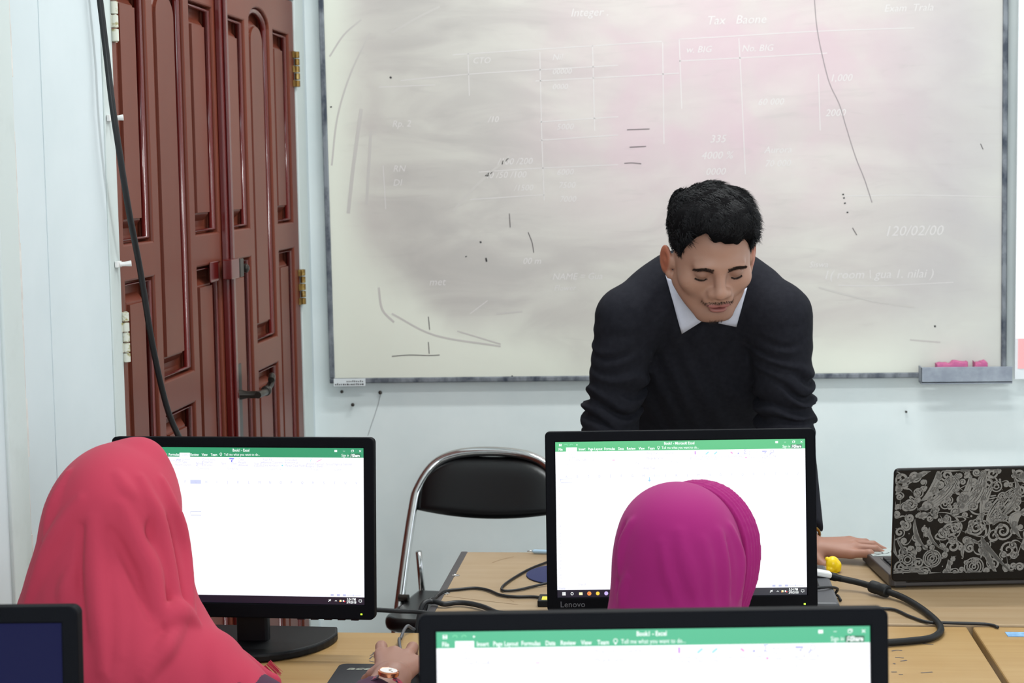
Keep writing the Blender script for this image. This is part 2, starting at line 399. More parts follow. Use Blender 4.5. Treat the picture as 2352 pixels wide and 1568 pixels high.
# ------------------------------------------------------------------ whiteboard
BF = YW - .030                               # plane of the writing surface
bl = at(758, 880, BF); br = at(2311, 865, BF)
ang = math.atan2(br[2] - bl[2], br[0] - bl[0]); BWD = float(math.hypot(br[0] - bl[0], br[2] - bl[2])); BH = 1.20
wb = thing('whiteboard', 'large cream whiteboard with grey smudges and pink haze, aluminium frame, on the white wall', 'whiteboard', bl, (0, -ang, 0))
def bpt(px, py):                             # pixel -> board plane (x along, z up)
    d = at(px, py, BF) - bl; c, s = math.cos(ang), math.sin(ang)
    return (d[0] * c + d[2] * s, -d[0] * s + d[2] * c)
bm_ = bpy.data.materials.new('whiteboard_enamel'); bm_.use_nodes = True
def board_nodes(m):
    nt = m.node_tree; N = nt.nodes; L = nt.links; b = N['Principled BSDF']
    b.inputs['Roughness'].default_value = 0.38; b.inputs['Specular IOR Level'].default_value = 0.35
    tc = N.new('ShaderNodeTexCoord'); sx = N.new('ShaderNodeSeparateXYZ'); L.new(tc.outputs['Object'], sx.inputs[0])
    def math_(op, a, c=None, cl=False):
        n = N.new('ShaderNodeMath'); n.operation = op; n.use_clamp = cl
        for i, q in enumerate((a, c)):
            if q is None: continue
            if isinstance(q, (int, float)): n.inputs[i].default_value = q
            else: L.new(q, n.inputs[i])
        return n.outputs[0]
    def noise(scale, st=(1, 1, 1), det=4, dist=0.0):
        mp = N.new('ShaderNodeMapping'); mp.inputs['Scale'].default_value = st; L.new(tc.outputs['Object'], mp.inputs[0])
        n = N.new('ShaderNodeTexNoise'); n.inputs['Scale'].default_value = scale; n.inputs['Detail'].default_value = det; n.inputs['Distortion'].default_value = dist
        L.new(mp.outputs[0], n.inputs[0]); return n.outputs[0]
    def mr(v, a, c, d=0.0, e=1.0, sm=True):
        n = N.new('ShaderNodeMapRange'); n.interpolation_type = 'SMOOTHSTEP' if sm else 'LINEAR'
        L.new(v, n.inputs[0])
        for i, q in enumerate((a, c, d, e)): n.inputs[i + 1].default_value = q
        return n.outputs[0]
    def mix(f, a, c):
        n = N.new('ShaderNodeMix'); n.data_type = 'RGBA'; L.new(f, n.inputs[0])
        for i, q in ((6, a), (7, c)):
            if isinstance(q, tuple): n.inputs[i].default_value = lin(q)
            else: L.new(q, n.inputs[i])
        return n.outputs[2]
    X, Z = sx.outputs[0], sx.outputs[2]
    n1 = noise(2.2, (1, 1, 1), 4, .6)
    # distance to the rubbed centre: rounded box, edges stay cream
    wob = math_('MULTIPLY', math_('SUBTRACT', n1, .5), .34)
    ex = math_('MULTIPLY', mr(X, .02, .15), mr(X, 2.05, 1.75))
    ez = math_('MULTIPLY', mr(math_('ADD', Z, wob), .07, .26), mr(math_('ADD', Z, math_('MULTIPLY', wob, .5)), 1.24, 1.10))
    dist = math_('MULTIPLY', ex, ez)
    # the lower left corner is left cream
    crn = mr(math_('ADD', math_('ADD', X, Z), wob), .36, .62)
    dirt = math_('MULTIPLY', dist, crn)
    streak = noise(5.0, (.55, 1, 1.6), 6, 1.2)
    base = mix(math_('MULTIPLY', dirt, mr(streak, .25, .70, .62, 1.0)), (220, 220, 207), (189, 181, 176))
    # darker grey smear band near the left and top
    lx = math_('MULTIPLY', mr(X, .10, .25), mr(X, 1.05, .45)); 
    base = mix(math_('MULTIPLY', math_('MULTIPLY', lx, dirt), mr(streak, .3, .75, .2, .75)), base, (172, 167, 162))
    # pink haze in the middle and upper right
    px_ = math_('MULTIPLY', mr(X, .40, 1.0), mr(X, 2.1, 1.35)); pz = mr(Z, .30, .70)
    pn = noise(4.0, (1, 1, 1), 5, .4)
    base = mix(math_('MULTIPLY', math_('MULTIPLY', px_, pz), mr(pn, .36, .66, .25, .80)), base, (196, 170, 177))
    base = mix(math_('MULTIPLY', mr(X, 1.45, 1.9), mr(pn, .2, .8, .3, .6)), base, (174, 170, 174))
    # thin wipe streaks
    fine = noise(16, (.25, 1, 1.5), 6, 2.0)
    base = mix(math_('MULTIPLY', mr(fine, .56, .75, 0, .22), dirt), base, (166, 159, 156))
    L.new(base, b.inputs['Base Color'])
board_nodes(bm_)
MB().box((.006, 0, .006), (BWD - .006, .022, BH)).build('board_surface', bm_, wb)
fr = .015
MB().box((0, -.006, 0), (BWD, .026, fr)).build('frame_rail', M['alu'], wb, bevel=.003)
MB().box((0, -.006, BH - fr), (BWD, .026, BH)).build('frame_rail', M['alu'], wb, bevel=.003)
MB().box((0, -.006, fr), (fr, .026, BH - fr)).build('frame_rail', M['alu'], wb, bevel=.003)
MB().box((BWD - fr, -.006, fr), (BWD, .026, BH - fr)).build('frame_rail', M['alu'], wb, bevel=.003)
tx0, tz1 = bpt(2109, 838); tx1, tz0 = bpt(2316, 873)
tr = MB().box((tx0, -.062, tz0), (tx1, -.056, tz1)).box((tx0, -.062, tz0 - .002), (tx1, -.0065, tz0 + .006)).box((tx0, -.062, tz0), (tx0 + .004, -.0065, tz1))
tr.build('marker_tray', M['tray'], wb, bevel=.0015)
lx0, lz0 = bpt(768, 884); lx1, lz1 = bpt(840, 868)
MB().box((lx0, -.008, lz0 - .003), (lx1, -.0065, lz1)).build('label_strip', M['label'], wb)
mk = MB()
for k in range(15):
    a = lx0 + .004 + k * (lx1 - lx0 - .008) / 15; mk.box((a, -.0085, lz0), (a + .0025 + .002 * rng.random(), -.008, lz0 + .004 + .002 * rng.random()))
    if k > 5: mk.box((a, -.0085, lz0 + .009), (a + .003, -.008, lz0 + .012 + .002 * rng.random()))
tag(mk.build('label_print', M['inkdk'], wb), kind='stuff')
# pen strokes left on the board
def strokes(name, m, lines, width, y=-.0008):
    mb = MB()
    for ln in lines:
        wd_ = width
        if isinstance(ln, tuple) and isinstance(ln[0], (int, float)): wd_, ln = ln
        P = [bpt(*p) for p in ln]
        if len(P) > 2: P = [tuple(q) for q in smooth_path(P, 6)]
        v, f = ribbon2d(P, wd_); mb.add([(a, y, b) for a, b, _ in v], f)
    return tag(mb.build(name, m, wb), kind='stuff')
strokes('pen_strokes', M['ink'], [
    [(1440, 298), (1465, 297), (1492, 296)], [(1446, 338), (1465, 337), (1484, 336)], [(1434, 375), (1452, 374), (1473, 376)],
    [(1170, 490), (1172, 522)], [(1213, 533), (1222, 556), (1226, 580)], [(984, 727), (987, 757)], [(984, 785), (986, 812)],
    [(900, 818), (940, 815), (985, 816), (1010, 815)], [(1958, 523), (1968, 540)], [(2252, 330), (2258, 343)]], .0022)
strokes('pen_line', mat('faded_line', (140, 130, 132), .7), [[(1870, -8), (1876, 60), (1887, 120), (1905, 190), (1928, 240), (1943, 290), (1965, 360), (1985, 410), (2003, 465)]], .0022)
strokes('pen_dots', M['inkdk'], [[(1116, 592), (1118, 601)], [(1103, 554), (1105, 558)], [(896, 176), (899, 180)], [(1936, 445), (1937, 448)], [(1938, 453), (1939, 456)], [(1940, 465), (1941, 468)], [(1946, 486), (1947, 489)],
    [(2147, 747), (2148, 751)], [(2064, 858), (2066, 862)], [(1176, 862), (1178, 872)], [(760, 244), (761, 247)], [(1070, 588), (1071, 590)]], .0050)
strokes('smear_lines', mat('soft_grey_smear', (190, 184, 179), .7), [
    (.005, [(757, 130), (790, 80), (830, 45)]), (.005, [(762, 380), (775, 270), (805, 170), (850, 75)]), (.010, [(800, 490), (812, 380), (830, 250)]), (.008, [(842, 470), (848, 370), (852, 300)]),
    (.007, [(1040, 485), (1100, 420), (1170, 360)]), (.006, [(870, 660), (878, 710), (905, 740)]), (.004, [(1050, 760), (1150, 790)]), (.005, [(1140, 720), (1200, 715)]), (.006, [(900, 75), (960, 40), (1010, 15)]), (.005, [(900, 720), (1000, 770), (1150, 795)]),
    (.005, [(1880, 660), (2000, 690), (2100, 705)]), (.004, [(2090, 780), (2160, 786)])], .006, -.0004)
strokes('ghost_lines', mat('ghost_white', (206, 200, 198), .6), [
    [(1040, 126), (1160, 118), (1380, 104), (1520, 95)], [(920, 185), (1080, 170), (1240, 160), (1420, 150)], [(1230, 186), (1420, 176), (1560, 168)], [(1560, 90), (1700, 82), (1870, 72), (2100, 64)],
    [(1560, 140), (1700, 133), (1900, 122)], [(1240, 280), (1420, 268)], [(1240, 322), (1420, 310)], [(1100, 395), (1240, 386), (1420, 378)], [(1080, 458), (1250, 447)], [(1075, 122), (1078, 220)], [(1240, 120), (1244, 300), (1250, 460)], [(1361, 105), (1366, 300)],
    [(1522, 97), (1525, 330)], [(1697, 88), (1702, 180), (1712, 400)], [(1560, 90), (1566, 250)], [(880, 380), (886, 480)], [(1880, 170), (1884, 300)], [(1080, 720), (1120, 690)], [(1925, 655), (2020, 656), (2190, 648)], [(870, 200), (1000, 195)], [(1940, 450), (2100, 448), (2300, 452)]], .0022, -.0003)
mbt = MB()
for s_, px, py, sz in (('Integer .', 1310, 30, .032), ('Tax   Baone', 1622, 48, .034), ('w. BIG', 1575, 115, .026), ('No. BIG', 1703, 112, .026), ('CTO', 1085, 140, .024), ('Nil', 1268, 132, .024), ('00000', 1268, 165, .022), ('0000', 1268, 200, .022),
                       ('/10', 1120, 275, .024), ('5000', 1278, 292, .024), ('/100 /200', 1142, 372, .026), ('40 /50 /100', 1112, 403, .026), ('/1500', 1180, 432, .024), ('6000', 1278, 396, .024), ('7500', 1282, 426, .024), ('7000', 1284, 458, .024),
                       ('RN', 902, 388, .026), ('DI', 902, 420, .026), ('00 m', 1200, 600, .026), ('NAME = Gua', 1268, 636, .026), ('Flower .', 1272, 662, .022), ('met', 985, 648, .03), ('335', 1630, 320, .03), ('4000 %', 1610, 358, .03), ('0000', 1620, 395, .028), ('60 000', 1740, 235, .026), ('Aurora', 1755, 345, .026), ('70 000', 1756, 376, .026), ('120/02/00', 2030, 532, .040), ('1( room \\ gua 1. nilai )', 1890, 632, .034), ('Siswa', 1858, 608, .024), ('Exam  Trala', 2030, 20, .028), ('1,000', 1905, 180, .028), ('2000', 1895, 260, .028), ('Rp. 2', 900, 285, .026)):
    v, f = text_geo(s_, sz, 'LEFT', .25)
    x0, z0 = bpt(px, py); mbt.add([(x0 + a, -.0004, z0 + b) for a, b, _ in v], f)
tag(mbt.build('ghost_writing', mat('ghost_writing_white', (208, 202, 200), .6), wb), kind='stuff')

# pink sponges in the tray
for (xa, xb, hgt, lab, sd) in ((2146, 2216, .018, 'long crumbly pink sponge lying in the whiteboard tray', 1), (2232, 2261, .018, 'short crumbly pink sponge at the end of the whiteboard tray', 2)):
    a = np.array([bpt(xa, 838)[0], bpt(xb, 838)[0]]); r_ = random.Random(sd)
    mb = MB(); n = 9
    base = wb.matrix_basis
    V = []; Fc = []
    for i in range(n + 1):
        x = a[0] + (a[1] - a[0]) * i / n; top = tz1 + hgt * (.55 + .35 * r_.random() + (.25 if .55 < i / n < .9 else 0)) - .004
        for (y, z_) in ((-.052, tz0 + .007), (-.052, top - .002 * r_.random()), (-.014, top), (-.014, tz0 + .007)): V.append((x, y, z_))
    for i in range(n):
        for j in range(4): Fc.append((i * 4 + j, i * 4 + (j + 1) % 4, i * 4 + 4 + (j + 1) % 4, i * 4 + 4 + j))
    Fc.append((0, 1, 2, 3)); Fc.append((n * 4 + 3, n * 4 + 2, n * 4 + 1, n * 4))
    ctr = np.array([(a[0] + a[1]) / 2, -.03, tz0])
    o = mb.add(np.array(V) - ctr, Fc).build('board_sponge', M['pink'], None, bevel=.002)
    o.location = (Matrix.Translation(bl.tolist()) @ Matrix.Rotation(-ang, 4, 'Y')) @ Vector(ctr.tolist()); o.rotation_euler = (0, -ang, 0)
    tag(o, lab, 'sponge', 'pink sponges in the whiteboard tray')

# glowing projected picture beside the board
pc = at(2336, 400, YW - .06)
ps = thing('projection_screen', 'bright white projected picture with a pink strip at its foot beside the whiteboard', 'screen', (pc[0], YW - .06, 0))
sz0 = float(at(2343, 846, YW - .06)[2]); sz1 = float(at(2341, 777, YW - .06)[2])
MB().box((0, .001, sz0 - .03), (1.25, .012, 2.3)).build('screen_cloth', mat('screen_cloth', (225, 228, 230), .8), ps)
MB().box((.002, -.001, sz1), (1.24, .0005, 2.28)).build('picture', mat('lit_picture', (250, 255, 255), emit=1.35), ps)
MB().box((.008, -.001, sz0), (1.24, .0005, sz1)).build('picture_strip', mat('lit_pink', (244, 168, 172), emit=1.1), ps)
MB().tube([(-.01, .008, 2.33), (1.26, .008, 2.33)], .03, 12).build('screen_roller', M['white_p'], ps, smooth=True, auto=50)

# screws, hook and hairline crack on the wall below the board
def wall_spot(name, px, py, r, lab):
    p = at(px, py, YW); o = MB().lathe([(r * .5, 0), (r * .5, .012), (r, .013), (r * .8, .017), (r * .2, .018)], 10, [[1, 0, 0], [0, 0, -1], [0, 1, 0]]).build(name, M['dkmetal'], None, smooth=True, auto=40)
    o.location = (p[0], YW - .0002, p[2]); tag(o, lab, 'nail', 'nails in the wall under the whiteboard')
wall_spot('wall_nail', 812, 928, .0055, 'dark nail head with a chipped patch, lowest under the whiteboard corner')
wall_spot('wall_nail', 787, 898, .005, 'dark nail head close under the whiteboard corner label')
wall_spot('wall_nail', 875, 900, .006, 'dark nail under the whiteboard rail where the hairline crack starts')
wall_spot('wall_nail', 2080, 944, .0035, 'tiny dark nail head in the wall near the sponge tray')
mb = MB()
P = [at(*q, YW) for q in ((874, 906), (868, 930), (860, 955), (852, 978), (845, 1000))]
v, f = ribbon2d([(p[0], p[2]) for p in P], .0022); mb.add([(a, YW - .0006, b) for a, b, _ in v], f)
struct('trim_5', mb, mat('crack_grey', (160, 164, 166), .8))

# white clips that used to hold the cable
for px, py, lab in ((247, 271, 'small white cable clip on the door frame beside the upper door panels'), (266, 607, 'small white cable clip on the door frame above the painted hinge')):
    p = onx(px, py, XL + .005)
    o = MB().box((0, -.006, -.006), (.006, .018, .006)).tube([(.005, .006, 0), (.014, .010, 0), (.026, .014, .001)], [.0045, .0045, .006], 8).build('cable_clip', M['white_p'], None, bevel=.001)
    o.location = tuple(p.tolist()); tag(o, lab, 'clip', 'cable clips on the door frame')
# long black cable hanging across the door
pts = [onx(px, py, x) for px, py, x in ((222, -60, XL + .02), (232, 20, XL + .022), (244, 120, XL + .024), (258, 240, XL + .03), (276, 360, XL + .035), (297, 490, XL + .038), (322, 620, XL + .04), (350, 790, XL + .045), (382, 930, XL + .05), (412, 1005, XL + .055), (452, 1080, XL + .06), (520, 1180, XL + .09), (600, 1330, XL + .16))]
pts = pts + [np.array([pts[-1][0] + .02, pts[-1][1] - .1, .40]), np.array([pts[-1][0] + .03, pts[-1][1] - .05, .02])]
o = MB().tube(smooth_path([tuple(p) for p in pts], 6), .0062, 8).build('power_cable', M['cable'], None, smooth=True)
tag(o, 'long black cable hanging down across the red double door', 'cable')

# ceiling lamps
for x, y, lab in ((.10, 4.15, 'white ceiling tube lamp nearest the whiteboard'), (.30, 3.0, 'white ceiling tube lamp above the women in hijabs')):
    r = thing('ceiling_lamp', lab, 'lamp', (x, y, 2.95), (0, 0, 0), 'ceiling tube lamps')
    MB().box((-.62, -.07, -.04), (.62, .07, 0)).build('lamp_body', M['white_p'], r, bevel=.004)
    MB().tube([(-.6, 0, -.058), (.6, 0, -.058)], .014, 10).build('tube', mat('lamp_tube', (250, 255, 255), emit=2.0), r, smooth=True)

# ------------------------------------------------------------------ tables
def table(name, label, x0, x1, y0, y1, m, edge=None, top=.75, group=None):
    t = thing(name, label, 'table', ((x0 + x1) / 2, (y0 + y1) / 2, 0), group=group)
    hx, hy = (x1 - x0) / 2, (y1 - y0) / 2
    MB().box((-hx, -hy, top - .024), (hx, hy, top)).build('tabletop', m, t, bevel=.003)
    if edge:
        MB().box((-hx - .008, -hy, top - .026), (-hx + .006, hy, top + .0012)).build('edge_band', M['edge'], t, bevel=.002)
    for sx in (-1, 1):
        for sy in (-1, 1):
            MB().box((sx * (hx - .04) - .016, sy * (hy - .04) - .016, 0), (sx * (hx - .04) + .016, sy * (hy - .04) + .016, top - .024)).build('leg', M['legm'], t, bevel=.003)
    MB().box((-hx + .05, -hy + .03, top - .075), (hx - .05, -hy + .045, top - .024)).build('apron', M['legm'], t)
    MB().box((-hx + .05, hy - .045, top - .075), (hx - .05, hy - .03, top - .024)).build('apron', M['legm'], t)
    return t
e0 = onz(1068, 1267); e1 = onz(999, 1392); fr_ = onz(2228, 1438)
TX0 = float(e0[0]); TYB = float(e0[1]); TYF = float(fr_[1]) + .012
gx = float(fr_[0]); lb = float(onz(860, 1451.5)[1])
teach = table('teacher_table', 'long pale wood table with dark edge strip where the man leans', TX0, 1.35, TYF, TYB, M['wood'], True)
hxT = (1.35 - TX0) / 2; cT = ((TX0 + 1.35) / 2, (TYF + TYB) / 2)
for px, py in ((1047, 1322), (1025, 1363)):
    p = onz(px, py); MB().lathe([(.0075, 0), (.0075, .0015), (.005, .002), (.004, .0012)], 14, None, (p[0] - cT[0], p[1] - cT[1], .75)).build('screw_cap', M['chrome'], teach, smooth=True, auto=40)
table('student_table', 'yellow wood desk by the red door under the coral hijab student\'s monitor', XL + .02, -.205, 2.40, lb, M['wood2'], group='student desks')
table('student_table', 'yellow wood desk holding the monitor with grey lettering, before the pale table', -.195, gx - .006, 2.40, float(fr_[1]) - .002, M['wood2'], group='student desks')
tc_ = table('student_table', 'yellow wood desk beside the dark gap with a blue sticker on its top', gx + .004, 1.75, 2.40, float(fr_[1]) - .002, M['wood2'], group='student desks')
table('student_table', 'wood desk nearest the viewer under the two front monitors', -1.03, .75, 1.22, 1.84, M['wood2'], group='student desks')
# ink scribbles and scratches worn into the desk tops
def desk_marks(name, parent_table, m, lines, wd_):
    loc = parent_table.location; mb = MB()
    for ln in lines:
        P = [onz(*p) for p in ln]
        P = smooth_path(P, 5) if len(P) > 2 else P
        v, f = ribbon2d([(p[0] - loc[0], p[1] - loc[1]) for p in P], wd_); mb.add([(a, b, .7503) for a, b, _ in v], f)
    return tag(mb.build(name, m, parent_table), kind='stuff')
tabs = {o.name: o for o in COL.objects if o.name.startswith('student_table')}
tA, tB, tC = tabs['student_table'], tabs['student_table.001'], tabs['student_table.002']
desk_marks('ink_scribble', tA, M['ink'], [[(849, 1513), (856, 1507), (866, 1508), (858, 1511)], [(848, 1517), (858, 1520), (870, 1521), (862, 1523)], [(856, 1500), (870, 1493), (886, 1488)], [(850, 1506), (864, 1499), (884, 1499)], [(866, 1507), (874, 1502), (884, 1495)]], .0026)
desk_marks('ink_scribble', tB, M['ink'], [[(2056, 1509), (2066, 1510), (2076, 1511)], [(2068, 1518), (2076, 1517), (2083, 1516)], [(2048, 1495), (2060, 1493), (2072, 1494)], [(2047, 1543), (2060, 1543)], [(2064, 1549), (2074, 1549)], [(2115, 1545), (2130, 1544), (2142, 1543)], [(2110, 1475), (2130, 1479), (2144, 1480)], [(2052, 1523), (2056, 1525)]], .0034)
desk_marks('scratch', teach, mat('wood_scratch', (150, 122, 90), .6), [[(1130, 1292), (1150, 1285), (1180, 1278)], [(1150, 1358), (1156, 1366), (1180, 1382)], [(1020, 1368), (1100, 1378), (1190, 1388)]], .0022)
p0 = onz(2308, 1452); p1 = onz(2352, 1450); p2 = onz(2316, 1462)
s = MB().box((0, p2[1] - p0[1], 0), (.12, 0, .0008)).build('sticker', M['blue_s'], None); s.location = (p0[0], p0[1], .7502)
tag(s, 'pale blue sticker on the desk behind the cable loop', 'sticker')

# ------------------------------------------------------------------ monitors
E_ = {}
def emat(key, rgb, s=1.0):
    if key not in E_: E_[key] = mat('screen_' + key, rgb, .3, emit=s)
    return E_[key]
SW, SH = .400, .250
def monitor(label, loc, yaw, tilt, kind, zb=.028, brand=None, stand=True, group=None):
    """origin on the desk under the panel; the screen faces -y"""
    r = thing('monitor', label, 'monitor', loc, (0, 0, yaw), group=group)
    bl_, bt_, bb_ = .0165, .0165, .0235
    ct, st = math.cos(tilt), math.sin(tilt)
    def T(q):                                   # panel coords (x, depth, z above the panel's bottom) -> thing
        x, y, z_ = q; return (x, y * ct + z_ * st, zb + z_ * ct - y * st)
    w2 = SW / 2; z0 = bb_; z1 = bb_ + SH
    v, f = plate([rrect(-w2 - bl_, 0, w2 + bl_, z1 + bt_, .008), [(-w2, z0), (w2, z0), (w2, z1), (-w2, z1)]], .020, .002, 1)
    bez = MB().add(v, f).map(lambda q: T((q[0], -q[2], q[1]))).build('bezel', M['bezel'], r)
    if brand:
        v, f = text_geo(brand, .0135, 'LEFT'); MB().add(v, f).map(lambda q: T((q[0] - w2 + .004, -.0103, q[1] + .0125))).build('lettering', mat('grey_print', (92, 94, 100), .5), bez)
    MB().box((-w2 - .012, .004, .006), (w2 + .012, .030, z1 + bt_ - .006)).box((-.13, .03, .03), (.13, .045, z1 - .04)).map(T).build('back_cover', M['black'], r, bevel=.004)
    scr = MB().box((-w2 - .001, -.0058, z0 - .001), (w2 + .001, -.004, z1 + .001)).map(T).build('screen', emat('white', (251, 251, 255), 1.12) if kind != 'off' else mat('blue_black_screen', (10, 13, 66), .5, emit=.75, spec=.02), r)
    lay = {}
    def q2(u, v_, e=.0002): return T((-w2 + u * SW, -.0060 - e, z0 + (1 - v_) * SH))
    def rect(key, u0, v0, u1, v1, e=.0002):
        a = lay.setdefault(key, MB()); a.add([q2(u0, v1, e), q2(u1, v1, e), q2(u1, v0, e), q2(u0, v0, e)], [(0, 1, 2, 3)])
    def txt(key, s_, u, v_, size, align='CENTER', bold=0.0, e=.0005):
        a = lay.setdefault(key, MB()); vv, ff = text_geo(s_, size, align, 0, bold); vv = [(p[0] * .80, p[1], p[2]) for p in vv]; c = (-w2 + u * SW, z0 + (1 - v_) * SH)
        a.add([T((c[0] + p[0], -.0060 - e, c[1] + p[1])) for p in vv], ff)
    def line(key, pts_, wd_, e=.0004):
        a = lay.setdefault(key, MB()); P = [(-w2 + u * SW, z0 + (1 - v_) * SH) for u, v_ in pts_]; vv, ff = ribbon2d(P, wd_)
        a.add([T((p[0], -.0060 - e, p[1])) for p in vv], ff)
    if kind != 'off':
        rect('title_bar', 0, 0, 1, .062)
        rect('task_bar', 0, .952, 1, 1)
        off = 0
        title = 'Book1 - Microsoft Excel' if kind == 'home' else 'Book1 - Excel'
        txt('screen_text', title, .497 + off, .0185, .0062, bold=.00012)
        tabs_ = [('File', .021), ('Home', .065), ('Insert', .107), ('Page Layout', .160), ('Formulas', .218), ('Data', .263), ('Review', .304), ('View', .346), ('Team', .385)]
        act = 'Data' if kind == 'data' else 'Home'
        for s_, u in tabs_:
            u += off * 1.6 if kind == 'data' else 0
            if s_ == act: rect('active_tab', u - .022, .036, u + .022, .0625, .0004); txt('faint_text', s_, u, .050, .0058, e=.0007)
            else: txt('screen_text', s_, u, .0485, .0060, bold=.0001)
        o2 = off * 2
        txt('screen_text', 'Tell me what you want to do...', .426 + o2, .0465, .0060, 'LEFT')
        line('screen_text', [(.4135 + o2 + .0045 * math.cos(t), .043 + .0075 * math.sin(t)) for t in np.linspace(0, 2 * PI, 13)], .0006); rect('screen_text', .4115 + o2, .051, .4155 + o2, .056, .0005)
        txt('screen_text', 'Sign in', .925, .0475, .0060); rect('share_button', .943, .036, .987, .0605, .0004); txt('screen_text', 'Share', .970, .0478, .0062, bold=.0002, e=.0008)
        line('screen_text', [(.9515 + .0035 * math.cos(t), .0445 + .0055 * math.sin(t)) for t in np.linspace(0, 2 * PI, 13)], .0007, .0008); line('screen_text', [(.9465, .058), (.948, .0515), (.9515, .050), (.955, .0515), (.9565, .058)], .0007, .0008)
        rect('screen_text', .881, .013, .892, .026, .0005); rect('screen_text', .916, .019, .924, .0205, .0005)
        line('screen_text', [(.950, .014), (.957, .014), (.957, .025), (.950, .025), (.950, .014)], .0007); line('screen_text', [(.952, .0125), (.9595, .0125), (.9595, .0225)], .0006)
        line('screen_text', [(.9815, .0135), (.9895, .0255)], .0006); line('screen_text', [(.9895, .0135), (.9815, .0255)], .0006)
        rect('screen_text', .015, .012, .025, .027, .0005); rect('title_bar', .0175, .013, .0225, .018, .0007); rect('title_bar', .018, .022, .022, .0255, .0007)
        line('pale_green', [(.037, .020), (.042, .014), (.047, .016), (.048, .023)], .0007); line('pale_green', [(.070, .020), (.065, .014), (.060, .016), (.059, .023)], .0007); rect('screen_text', .085, .017, .089, .023, .0005)
        # ribbon labels, faint on the over-exposed screen
        if kind == 'data':
            rib = [('From Web', .36, .085), ('Show Queries', .385, .078), ('From Table', .385, .096), ('Recent Sources', .385, .114), ('Refresh', .475, .104), ('All', .475, .118), ('Connections', .505, .078), ('Properties', .505, .096), ('Edit Links', .505, .114), ('Sort', .59, .104), ('Filter', .635, .104), ('Clear', .665, .078), ('Reapply', .665, .096), ('Advanced', .665, .114),
                   ('Text to', .735, .104), ('Columns', .735, .118), ('Flash Fill', .775, .078), ('Remove Duplicates', .775, .096), ('Data Validation', .775, .114), ('Consolidate', .87, .078), ('Relationships', .87, .096), ('Manage Data Model', .87, .114)]
            rib = [(a, .224 + (b - .385) * .934, c) for a, b, c in rib] + [('What-If', .780, .104), ('Analysis', .780, .118), ('Forecast', .820, .104), ('Sheet', .820, .118), ('Group', .860, .104), ('Ungroup', .895, .104), ('Subtotal', .934, .104)]
            for s_, u, v_ in rib: txt('ribbon_text', s_, u, v_, .0052, 'LEFT' if u < .76 else 'CENTER')
            for s_, u in (('Get & Transform', .21), ('Connections', .34), ('Sort & Filter', .465), ('Data Tools', .64), ('Forecast', .80), ('Outline', .895)): txt('faint_text', s_, u, .138, .0048)
            line('icon_blue', [(.448, .072), (.468, .072), (.458, .084), (.458, .095)], .0022); line('icon_pink', [(.808, .092), (.816, .082), (.829, .074)], .0008); txt('icon_teal', '?', .784, .082, .009)
            rect('icon_blue', .190, .074, .198, .09); rect('icon_teal', .664, .110, .670, .119)
            txt('ribbon_text', 'H', .583, .096, .006)
        else:
            rib = [('Cut', .055, .078), ('Copy', .055, .098), ('Format Painter', .055, .118), ('Wrap Text', .365, .080), ('Merge & Center', .365, .113), ('General', .44, .080), ('AutoSum', .775, .080), ('Fill', .775, .098), ('Clear', .775, .116)]
            for s_, u, v_ in rib: txt('ribbon_text', s_, u, v_, .0052, 'LEFT')
            for s_, u, v_ in (('Conditional', .563, .108), ('Formatting', .563, .121), ('Format as', .608, .108), ('Table', .608, .121), ('Cell', .641, .108), ('Styles', .641, .121), ('Insert', .676, .108), ('Delete', .706, .108), ('Format', .736, .108), ('Sort &', .838, .108), ('Filter', .838, .121), ('Find &', .870, .108), ('Select', .870, .121)): txt('ribbon_text', s_, u, v_, .0050)
            for s_, u in (('Clipboard', .055), ('Font', .178), ('Alignment', .34), ('Number', .48), ('Styles', .596), ('Cells', .704), ('Editing', .82)): txt('faint_text', s_, u, .140, .0048)
            line('icon_violet', [(.560, .070), (.560, .092)], .0018); line('icon_teal', [(.602, .092), (.614, .076)], .0018); line('icon_teal', [(.636, .092), (.648, .076)], .0018); line('icon_pink', [(.702, .078), (.710, .088)], .0018); rect('icon_blue', .730, .084, .735, .092)
            txt('icon_blue', '\u03a3', .760, .080, .009); rect('icon_pink', .760, .112, .766, .119); rect('icon_pink', .228, .119, .238, .1225); line('icon_blue', [(.828, .076), (.846, .076), (.838, .09)], .0016)
            line('ribbon_text', [(.868 + .006 * math.cos(t), .078 + .010 * math.sin(t)) for t in np.linspace(0, 2 * PI, 15)], .0008); line('ribbon_text', [(.864, .087), (.858, .098)], .0014)
            for u in (.12, .135, .15): txt('ribbon_text', 'BIU'[int((u - .12) / .014)], u, .118, .0056)
        rect('pale_band', 0, .146, 1, .150); rect('pale_band', 0, .205, 1, .209)
        # column letters, row numbers and the grid
        rect('pale_band2', 0, .218 - .01, 1, .236, .00015)
        for k in range(22):
            u = .043 + k * .0441
            txt('faint_text', chr(65 + k), u, .224, .0056); line('grid_line', [(u - .022, .238), (u - .022, .925)], .0002)
        for k in range(30):
            v_ = .250 + k * .0224; txt('faint_text', str(k + 1), .013, v_, .0048); line('grid_line', [(.02, v_ - .0112), (.985, v_ - .0112)], .0002)
        if kind == 'data': cell = (.2855, .415, .3296, .439); rect('cell_head', .2855, .211, .3296, .236, .0003)
        else: cell = (.0195, .239, .0655, .262)
        line('cell_border', [(cell[0], cell[1]), (cell[2], cell[1]), (cell[2], cell[3]), (cell[0], cell[3]), (cell[0], cell[1])], .0006)
